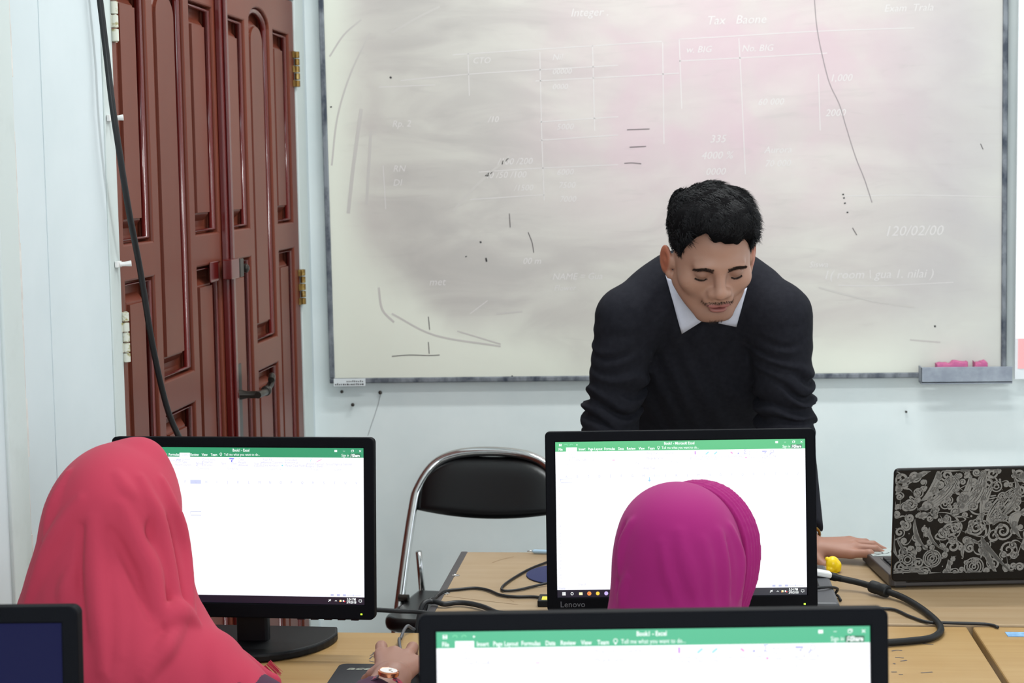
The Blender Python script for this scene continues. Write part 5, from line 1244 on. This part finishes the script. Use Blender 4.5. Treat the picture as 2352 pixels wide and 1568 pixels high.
# ================================================================== the two seated women in hijabs
def woman(label, HW, RWm, px_sh, drape, dress_rgb, hijab_rgb, mouse_hand=None, chair=True):
    """HW head centre, px_sh (left, right) shoulder joints, drape(p) hijab field"""
    SL, SR = px_sh; cx = (SL[0] + SR[0]) / 2; cy = (SL[1] + SR[1]) / 2; sz = (SL[2] + SR[2]) / 2
    root = thing('person', label, 'person', (cx, cy - .05, 0))
    pel = np.array([cx, cy - .09, .53])
    ctr_hand = np.array([cx - .10, 2.56, .775]); EL_L = np.array([SL[0] - .02, cy + .01, .73])
    if mouse_hand is None:
        W_R = np.array([cx + .10, 2.53, .785]); EL_R = np.array([SR[0] + .02, cy + .01, .73]); RH = rotm(np.array([-1, .1, 0]), np.array([-.2, 1, -.1]))
        hR = hand_chains(W_R, RH, [(.3, .5, .3)] * 4, sc=.84)
    else: W_R, EL_R, hR = mouse_hand
    W_L = np.array([cx - .12, 2.53, .785])
    RHL = rotm(np.array([1, .1, 0]), np.array([.2, 1, -.1]));
    if RHL[2, 2] < 0: RHL[:, 2] *= -1
    hL = hand_chains(W_L, RHL, [(.3, .5, .3)] * 4, sc=.84)
    def torso(p, g=0.0):
        q = p.copy(); q[..., 0] = (p[..., 0] - cx) * .72 + cx
        d = cone(q, (cx, cy - .02, sz - .06), (cx, cy - .06, .70), .085, .078); d = smin(d, cone(q, (cx, cy - .06, .70), pel, .078, .105), .05)
        d = smin(d, cone(p, SL, SR, .050, .050), .05); return d + g
    def arms(p, g=0.0):
        e = smin(cone(p, SL, EL_L, .048, .040), cone(p, EL_L, W_L, .038, .026), .02)
        return np.minimum(e, smin(cone(p, SR, EL_R, .048, .040), cone(p, EL_R, W_R, .038, .0255), .02)) + g
    def legs(p, g=0.0):
        d = None
        for s in (-1, 1):
            K = np.array([cx + s * .10, pel[1] + .40, .50]); A = np.array([cx + s * .10, pel[1] + .38, .09])
            e = smin(cone(p, pel + np.array([s * .085, .03, .0]), K, .078, .058), cone(p, K, A, .055, .038), .03); d = e if d is None else smin(d, e, .02)
        return d + g
    def feet(p, g=0.0):
        d = None
        for s in (-1, 1):
            A = np.array([cx + s * .10, pel[1] + .38, .09]); e = cone(p, A + np.array([0, -.02, -.05]), A + np.array([0, .13, -.058]), .034, .028); d = e if d is None else np.minimum(d, e)
        return d + g
    neckA, neckB = HW + RWm @ np.array([0, -.02, -.05]), np.array([cx, cy - .02, sz + .02])
    def body(p):
        d = smin(torso(p), arms(p), .03); d = smin(d, legs(p), .05); d = smin(d, feet(p), .03); d = smin(d, cone(p, neckA, neckB, .045, .055), .03)
        if far(p, HW, .19) < .03: d = smin(d, head_sdf(to_head(p, HW, RWm, .84)) * .84, .02)
        if far(p, W_R, .22) < .03: d = smin(d, hand_sdf(p, *hR), .012)
        if far(p, W_L, .22) < .03: d = smin(d, hand_sdf(p, *hL), .012)
        return d
    tn = skin_tone((170, 124, 102), (168, 92, 92), (140, 100, 82))
    def colf(V):
        c = tn(to_head(V, HW, RWm, .84)); c[V[:, 2] < .86] = np.array(lin((150, 108, 92))[:3]); return c
    fine = mouse_hand is not None
    x0, x1 = min(SL[0], EL_L[0]) - .12, max(SR[0], W_R[0]) + .16
    xs = grid_axis(x0, x1, .012, ((HW[0] - .085, HW[0] + .085, .0045),) + (((W_R[0] - .055, W_R[0] + .075, .0024),) if fine else ()))
    ys = grid_axis(cy - .28, max(2.80, pel[1] + .56), .012, ((HW[1] - .10, HW[1] + .12, .0045), (2.50, 2.74, .0026 if fine else .006)))
    zs = grid_axis(-.03, HW[2] + .16, .012, ((.74, .84, .0024 if fine else .006), (HW[2] - .14, HW[2] + .13, .0045)))
    V, Fq = surface(body, xs, ys, zs)
    V[:, 2] = np.maximum(V[:, 2], .0)
    if 'skin_w' not in M: M['skin_w'] = tone_mat('light_brown_skin', .5, .12, .35)
    bd = sdf_mesh('body', V, Fq, M['skin_w'], root, colf, relax=1)
    def dress(p):
        a = smin(torso(p, -.012), arms(p, -.009), .03)
        ct = np.minimum(np.where(p[..., 0] > W_R[0] - .08, (p - W_R.astype(np.float32)) @ ((EL_R - W_R) / np.linalg.norm(EL_R - W_R)).astype(np.float32), 9), np.where(np.abs(p[..., 0] - W_L[0]) < .07, (p - W_L.astype(np.float32)) @ ((EL_L - W_L) / np.linalg.norm(EL_L - W_L)).astype(np.float32), 9))
        a = smax(a, (.050 if mouse_hand is not None else .03) - ct, .006); a = smin(a, legs(p, -.022), .05); return smax(a, .10 - p[..., 2], .01)
    V, Fq = surface(dress, grid_axis(x0, x1, .008), grid_axis(cy - .3, max(2.72, pel[1] + .5), .008), grid_axis(.05, sz + .09, .008))
    sdf_mesh('dress', V, Fq, bump(mat('dress_cloth', dress_rgb, .85), 300, .1, .001), root)
    shoe_m = mat('dark_shoes', (40, 34, 38), .5)
    for s in (-1, 1):
        V, Fq = surface(lambda p: feet(p, -.008), grid_axis(cx + s * .10 - .06, cx + s * .10 + .06, .008), grid_axis(pel[1] + .28, pel[1] + .58, .008), grid_axis(-.03, .1, .008)); V[:, 2] = np.maximum(V[:, 2], .0006)
        sdf_mesh('shoe', V, Fq, shoe_m, root)
    if chair: folding_chair(label.split(' in ')[0].replace('woman', 'chrome folding chair under the woman') + (' in the coral hijab' if 'coral' in label else ' in the magenta hijab'), cx, pel[1] - .01, PI)
    return root
def ridge(d, p, pts, r, k=.009):
    rr = r if hasattr(r, '__len__') else [r * (.35 + .65 * math.sin(PI * min(1, max(0, (i + .6) / len(pts))))) for i in range(len(pts))]
    c = np.mean(pts, 0); R_ = max(np.linalg.norm(q - c) for q in pts)
    if far(p, c, R_) > .05: return d
    return smin(d, pipe(p, pts, rr), k)
def groove(d, p, pts, r, k=.008):
    rr = [r * (.35 + .65 * math.sin(PI * min(1, (i + .6) / len(pts)))) for i in range(len(pts))]
    c = np.mean(pts, 0); R_ = max(np.linalg.norm(q - c) for q in pts)
    if far(p, c, R_) > .05: return d
    return smax(d, -pipe(p, pts, rr), k)
def on_surface(base, pix, y0, inset=0.0):
    out = []
    for px, py in pix:
        p = trace(base, px, py, y0); r = ray(px, py); r /= np.linalg.norm(r); out.append(p + r * inset)
    return [np.array(q) for q in smooth_path(out, 3)]

# ---- the woman in the coral hijab
YL = 2.40
HcL = at(262, 1005, YL) + np.array([0.004, .012, -.130]); HL_R = rotm(np.array([.93, -.36, 0]), np.array([.36, .93, -.06]))
if HL_R[2, 2] < 0: HL_R[:, 0] *= -1; HL_R[:, 2] *= -1
def P5(x, y, Y=YL): return at(x / 2.667, 980 + y / 2.667, Y)
# her right hand on the mouse
WL_ = onz(900, 1560, .797); tipL = onz(945, 1462, .790); dL = tipL - WL_; dL[2] = 0; dL /= np.linalg.norm(dL)
RHL_ = rotm(np.array([-dL[1], dL[0], .10]), dL + np.array([0, 0, .05]))
if RHL_[2, 2] < 0: RHL_[:, 2] *= -1
hLm = hand_chains(WL_ + np.array([0, .004, .0]), RHL_, [(.02, 1.15, .45), (.50, .75, .3), (-.02, 1.20, .45), (.22, 1.1, .4)], spread=(.12, .02, -.08, -.20), thumb=((.030, .026, -.008), (.040, .044, -.022), (.040, .062, -.034)), sc=1.0)
ELB = np.array([WL_[0] - .05, WL_[1] - .19, .745])
shL = (np.array([HcL[0] - .115, 2.32, .835]), np.array([HcL[0] + .125, 2.35, .822]))
HSW = .84
def baseL(p):
    d = ell(p, at(270, 1134, YL), (.0770, .112, .0720))
    d = smin(d, ell(p, at(260, 1192, YL), (.0870, .100, .084)), .02)
    d = smin(d, cone(p, at(322, 1064, YL + .03), at(350, 1150, YL + .05), .036, .036), .02)      # front hem above the brow
    d = smin(d, cone(p, at(252, 1235, YL - .012), at(258, 1400, YL - .02), .088, .108), .04)
    d = smin(d, cone(p, at(245, 1400, YL - .03), at(270, 1640, YL - .05), .112, .128), .05)
    d = smin(d, cone(p, at(425, 1508, YL + .00), at(614, 1572, YL + .05), .055, .020), .03)
    d = smin(d, cone(p, at(380, 1500, YL - .02), at(460, 1640, YL - .02), .060, .055), .04)
    d = smin(d, cone(p, at(110, 1470, YL - .01), at(90, 1640, YL - .0), .050, .060), .05)
    d = smin(d, cone(p, shL[0], shL[1], .066, .066), .04)
    d = smin(d, cone(p, shL[1], shL[1] + (ELB - shL[1]) * .55, .064, .048), .03)
    d = smin(d, cone(p, np.array([HcL[0], 2.33, .83]), np.array([HcL[0], 2.31, .74]), .135, .15), .04)
    return d
ridL = [([(855, 320), (905, 430), (955, 540), (990, 680), (1025, 830), (1060, 980), (1100, 1140)], .0085), ([(985, 330), (1045, 470), (1090, 600), (1120, 760), (1150, 950), (1172, 1160)], .0085),
        ([(735, 480), (790, 600), (850, 740), (910, 860), (940, 980), (970, 1100), (1015, 1190)], .011), ([(575, 560), (585, 760), (600, 1000), (612, 1250), (625, 1500)], .012), ([(500, 450), (400, 590), (320, 740), (250, 900), (175, 1090)], .010),
        ([(1015, 1195), (1070, 1155), (1110, 1150), (1190, 1200)], .013), ([(1090, 1240), (1020, 1330), (960, 1420), (880, 1540)], .010), ([(420, 290), (360, 420), (310, 560), (285, 690)], .007), ([(720, 300), (760, 370), (810, 420)], .006), ([(430, 900), (410, 1000), (395, 1085)], .008), ([(700, 900), (720, 1100), (735, 1400)], .007)]
groL = [([(940, 560), (905, 680), (895, 760), (915, 830)], .010), ([(935, 800), (965, 930), (1010, 1060), (1070, 1150)], .013), ([(1020, 560), (1050, 700), (1085, 860), (1115, 1030), (1140, 1140)], .009), ([(505, 620), (512, 800), (520, 1000), (525, 1300)], .010), ([(680, 640), (760, 760), (830, 900), (880, 1060), (930, 1180)], .009), ([(310, 450), (285, 600), (255, 780)], .006), ([(1060, 1190), (1050, 1290), (960, 1380)], .012), ([(640, 1000), (650, 1250), (660, 1500)], .009)]
RL = [(on_surface(baseL, [(x / 2.667, 980 + y / 2.667) for x, y in pts], YL - .25, .0055), r * 1.5) for pts, r in ridL]
GL = [(on_surface(baseL, [(x / 2.667, 980 + y / 2.667) for x, y in pts], YL - .25, -.0015), r * 1.25) for pts, r in groL]
def hijabL(p):
    d = baseL(p)
    for pts, r in GL: d = groove(d, p, pts, r * .8)
    for pts, r in RL: d = ridge(d, p, pts, r)
    z = p[..., 2]; x = p[..., 0]
    d = d + .0012 * np.sin(x * 160 + z * 40) * np.clip((1.0 - z) * 12, 0, 1)
    d = smax(d, -ell(to_head(p, HcL, HL_R, HSW), (0, .105, -.012), (.056, .062, .080)), .006)     # open round the face
    return smax(d, (.80 - .10 * np.clip((x + .62) * 4, 0, 1)) - z - .03, .01)
wL = woman('woman in a coral hijab seen from behind, sitting before the door and a monitor', HcL, HL_R, shL, hijabL, (70, 32, 58), None, (WL_, ELB, hLm))
M['coral'] = bump(mat('coral_cloth', (186, 62, 84), .85, spec=.1), 900, .12, .0006)
M['coral'].node_tree.nodes['Principled BSDF'].inputs['Sheen Weight'].default_value = .06
xs = grid_axis(at(0, 1400, YL)[0] - .06, at(640, 1500, YL)[0] + .05, .0034); ys = grid_axis(YL - .24, YL + .16, .0036); zs = grid_axis(.70, at(300, 985, YL)[2] + .02, .0034)
V, Fq = surface(hijabL, xs, ys, zs)
hjL = sdf_mesh('hijab', V, Fq, M['coral'], wL, relax=0)
fg = random.Random(3); mb = MB()
for k in range(30):
    t = k / 29; p = at(616 + 24 * t + fg.uniform(-2, 2), 1560 - 24 * t + fg.uniform(-2, 2), YL + .062) - np.array(wL.location); q = p + np.array([.004 + fg.uniform(0, .003), fg.uniform(-.002, .002), -.004 - fg.uniform(0, .004)])
    mb.tube([p + np.array([-.012, 0, .012]), p, q], [.0006, .0005, .0002], 4)
tag(mb.build('fringe', M['coral'], hjL), kind='stuff')
# wristwatch
wo = np.array(wL.location); wa = (WL_ - ELB) / np.linalg.norm(WL_ - ELB); wdir = dL
wc = onz(892, 1551, .822) ; Rw = rotm(RHL_[:, 0], wdir); Rw = np.stack([Rw[:, 0], Rw[:, 1], np.cross(Rw[:, 0], Rw[:, 1])], 1)
if Rw[2, 2] < 0: Rw[:, 2] *= -1
wt = MB().lathe([(.0125, 0), (.0145, .001), (.0150, .004), (.0148, .0065), (.0135, .0078), (.0128, .0074)], 30, Rw, wc - wo).build('wristwatch', mat('rose_gold', (216, 140, 104), .22, metal=.9), wL, smooth=True, auto=40)
wt['label'] = 'rose gold wristwatch with a white face on a red strap'
MB().lathe([(.0122, .0074), (.0122, .0079)], 28, Rw, wc - wo).build('watch_face', mat('watch_white', (232, 226, 224), .3), wt)
hm = MB()
for a, l_ in ((.6, .006), (2.4, .009)): hm.box((-.0004, 0, .0080), (.0004, l_, .0083), Rw @ np.array([[math.cos(a), -math.sin(a), 0], [math.sin(a), math.cos(a), 0], [0, 0, 1]]), wc - wo)
hm.build('watch_hands', M['brass'], wt)
st_ = MB()
ring_ = [WL_ - wo + (wc - WL_) * 0 + wdir * .0 + RHL_[:, 0] * .0290 * math.cos(t) + np.array([0, 0, 1]) * (.0255 * math.sin(t)) for t in np.linspace(0, 2 * PI, 32, endpoint=False)]
off = wc - WL_; off = wdir * off.dot(wdir) + RHL_[:, 0] * 0
for k in range(32):
    a, b = ring_[k], ring_[(k + 1) % 32]
    if math.sin(2 * PI * (k + .5) / 32) > .93: continue
    st_.add([a + off - wdir * .006, b + off - wdir * .006, b + off + wdir * .006, a + off + wdir * .006], [(0, 1, 2, 3)])
sto = st_.build('watch_strap', noise_col(mat('red_strap', (170, 30, 60), .5), (40, 26, 52), 140, 2, .45, .55), wt); sto.modifiers.new('t', 'SOLIDIFY').thickness = .0022
# the mouse under her hand, its pad and cord
mq = WL_ + dL * .105
ms = thing('computer_mouse', 'dark computer mouse under the hand with the rose gold watch', 'mouse', (mq[0], mq[1], .7538), (0, 0, math.atan2(dL[1], dL[0]) - PI / 2))
mshell = MB(); V_ = []; F_ = []
for i in range(13):
    a = PI * i / 26
    for j in range(28):
        t = 2 * PI * j / 28; ex = .75; cxx = math.copysign(abs(math.cos(t)) ** ex, math.cos(t)); syy = math.copysign(abs(math.sin(t)) ** ex, math.sin(t)); V_.append((.029 * cxx * math.cos(a) ** .6, .052 * syy * math.cos(a) ** .6 , .029 * math.sin(a) ** .8 if i else 0))
for i in range(12):
    for j in range(28): F_.append((i * 28 + j, i * 28 + (j + 1) % 28, (i + 1) * 28 + (j + 1) % 28, (i + 1) * 28 + j))
F_.append(tuple(range(28))[::-1])
mshell.add(V_, F_).build('shell', M['black'], ms, smooth=True)
MB().lathe([(.004, -.003), (.0075, -.0025), (.0075, .0025), (.004, .003)], 14, [[0, 0, 1], [0, 1, 0], [-1, 0, 0]], (0, .028, .0215)).build('wheel', M['device'], ms, smooth=True)
pc_ = onz(787, 1527, .7505); pdw = thing('mouse_pad', 'black rectangular mouse pad with pale lettering under the hand', 'mouse pad', (pc_[0], pc_[1], .7502))
v, f = plate([rrect(-.004, -.19, .23, .0, .012, 5)], .003, .0008); MB().add(v, f).map(lambda q: (q[0] + .0 * q[1], q[1], q[2] + .0016)).build('pad_sheet', M['pad'], pdw)
v, f = text_geo('acer', .020, 'LEFT', .28, .0006); o1 = onz(797, 1534, .7535) - pc_
MB().add([(q[0] * 1.45 + o1[0], q[1] * 1.0 + o1[1] - .002, .0034) for q in v], f).build('lettering', mat('pad_print', (150, 152, 140), .6), pdw)
nose_ = mq + dL * .050
cable('mouse_cable', 'grey mouse cord running from under the hand over the back edge of the desk', [np.array([nose_[0], nose_[1], .762]), onz(917, 1474, .758), onz(921, 1464, .758), onz(929, 1445, .762), onz(937, 1437, .764), onz(945, 1446, .750) + np.array([0, .01, 0]), onz(948, 1456, .70) + np.array([0, .03, 0]), onz(952, 1470, .62) + np.array([0, .05, 0])], .0028, M['graycable'])

# ---- the woman in the magenta hijab
YC = 2.40
HcC = at(1556, 1107, YC) + np.array([.004, .010, -.124]); HC_R = rotm(np.array([.90, -.43, 0]), np.array([.43, .90, -.08]))
if HC_R[2, 2] < 0: HC_R[:, 0] *= -1; HC_R[:, 2] *= -1
fC = np.array([.50, .86, .02]); fC /= np.linalg.norm(fC)
shC = (np.array([HcC[0] - .14, 2.32, .80]), np.array([HcC[0] + .14, 2.32, .80]))
def baseC(p):
    d = ell(p, at(1556, 1222, YC), (.0770, .096, .0680))
    d = smin(d, ell(p, at(1560, 1298, YC - .004), (.0865, .096, .088)), .03)
    d = smin(d, cone(p, at(1555, 1330, YC - .01), at(1545, 1450, YC - .02), .080, .078), .03)
    d = smin(d, cone(p, at(1540, 1470, YC - .03), at(1530, 1700, YC - .05), .080, .125), .05)
    d = smin(d, cone(p, shC[0], shC[1], .066, .066), .05)
    return smin(d, cone(p, np.array([HcC[0], 2.33, .80]), np.array([HcC[0], 2.31, .72]), .13, .15), .04)
def P7(pts): return [(1230 + x / 3.409, 960 + y / 3.409) for x, y in pts]
ridC = [([(1000, 980), (1020, 1080), (1050, 1220), (1085, 1350), (1110, 1460)], .0060), ([(1130, 900), (1150, 1020), (1185, 1150), (1220, 1280), (1240, 1380), (1250, 1460)], .0075), ([(1310, 970), (1335, 1100), (1355, 1250), (1375, 1450)], .0060), ([(1430, 900), (1455, 1020), (1470, 1150), (1485, 1300), (1485, 1450)], .0060), ([(1520, 860), (1570, 980), (1600, 1100), (1600, 1250), (1580, 1400)], .0060),
        ([(760, 820), (700, 940), (670, 1080), (660, 1220)], .0050), ([(1215, 1130), (1235, 1230), (1245, 1350)], .0045), ([(720, 1250), (690, 1350), (680, 1450)], .005)]
groC = [([(1160, 960), (1190, 1120), (1225, 1290), (1235, 1440)], .0050), ([(1040, 1050), (1075, 1200), (1110, 1380)], .0045), ([(1345, 1030), (1370, 1180), (1395, 1400)], .004), ([(690, 830), (650, 980), (640, 1150), (650, 1350)], .005), ([(1500, 960), (1530, 1150), (1530, 1380)], .004)]
RC = [(on_surface(baseC, P7(pts), YC - .25, .0042), r * 1.3) for pts, r in ridC]; GC = [(on_surface(baseC, P7(pts), YC - .25, -.0015), r * 1.2) for pts, r in groC]
def hijabC(p):
    d = baseC(p)
    for pts, r in GC: d = groove(d, p, pts, r * .8, .008)
    for pts, r in RC: d = ridge(d, p, pts, r, .010)
    d = smax(d, -ell(to_head(p, HcC, HC_R, .84), (0, .105, -.012), (.056, .062, .080)), .006)
    return smax(d, .74 - p[..., 2], .01)
wC = woman('woman in a magenta hijab seen from behind, head before the lettered monitor', HcC, HC_R, shC, hijabC, (96, 40, 92), None, None)
M['magenta'] = bump(mat('magenta_jersey', (158, 36, 110), .75, spec=.12), 1100, .08, .0005)
M['magenta'].node_tree.nodes['Principled BSDF'].inputs['Sheen Weight'].default_value = .06
xs = grid_axis(HcC[0] - .23, HcC[0] + .23, .0034); ys = grid_axis(YC - .22, YC + .15, .0034); zs = grid_axis(.71, at(1550, 1090, YC)[2] + .02, .003)
V, Fq = surface(hijabC, xs, ys, zs)
hjC = sdf_mesh('hijab', V, Fq, M['magenta'], wC, relax=1)
# pleated brim round the face: ridged band in front of the main cloth
cB = at(1570, 1266, YC) + fC * .040
def brim(p):
    q = p - cB.astype(np.float32); s = q @ fC.astype(np.float32)
    d = ell(p, cB, (.0845, .100, .0900), rotm(np.array([fC[1], -fC[0], 0]), fC))
    d = smin(d, cone(p, cB + np.array([0, 0, -.05]), cB + np.array([-.012, 0, -.20]), .072, .060), .03)
    d = d + .0016 * np.cos(2 * PI * s / .0085)
    d = smax(d, -ell(to_head(p, HcC, HC_R, .84), (0, .105, -.012), (.060, .07, .084)), .006)
    d = smax(d, -.012 - s, .004); d = smax(d, s - .034, .006)
    return smax(d, .85 - p[..., 2], .01)
V, Fq = surface(brim, grid_axis(HcC[0] - .13, HcC[0] + .16, .0019), grid_axis(YC - .10, YC + .16, .0024), grid_axis(.84, at(1600, 1090, YC)[2] + .03, .0032))
bo = sdf_mesh('pleated_brim', V, Fq, M['magenta'], hjC, relax=0)
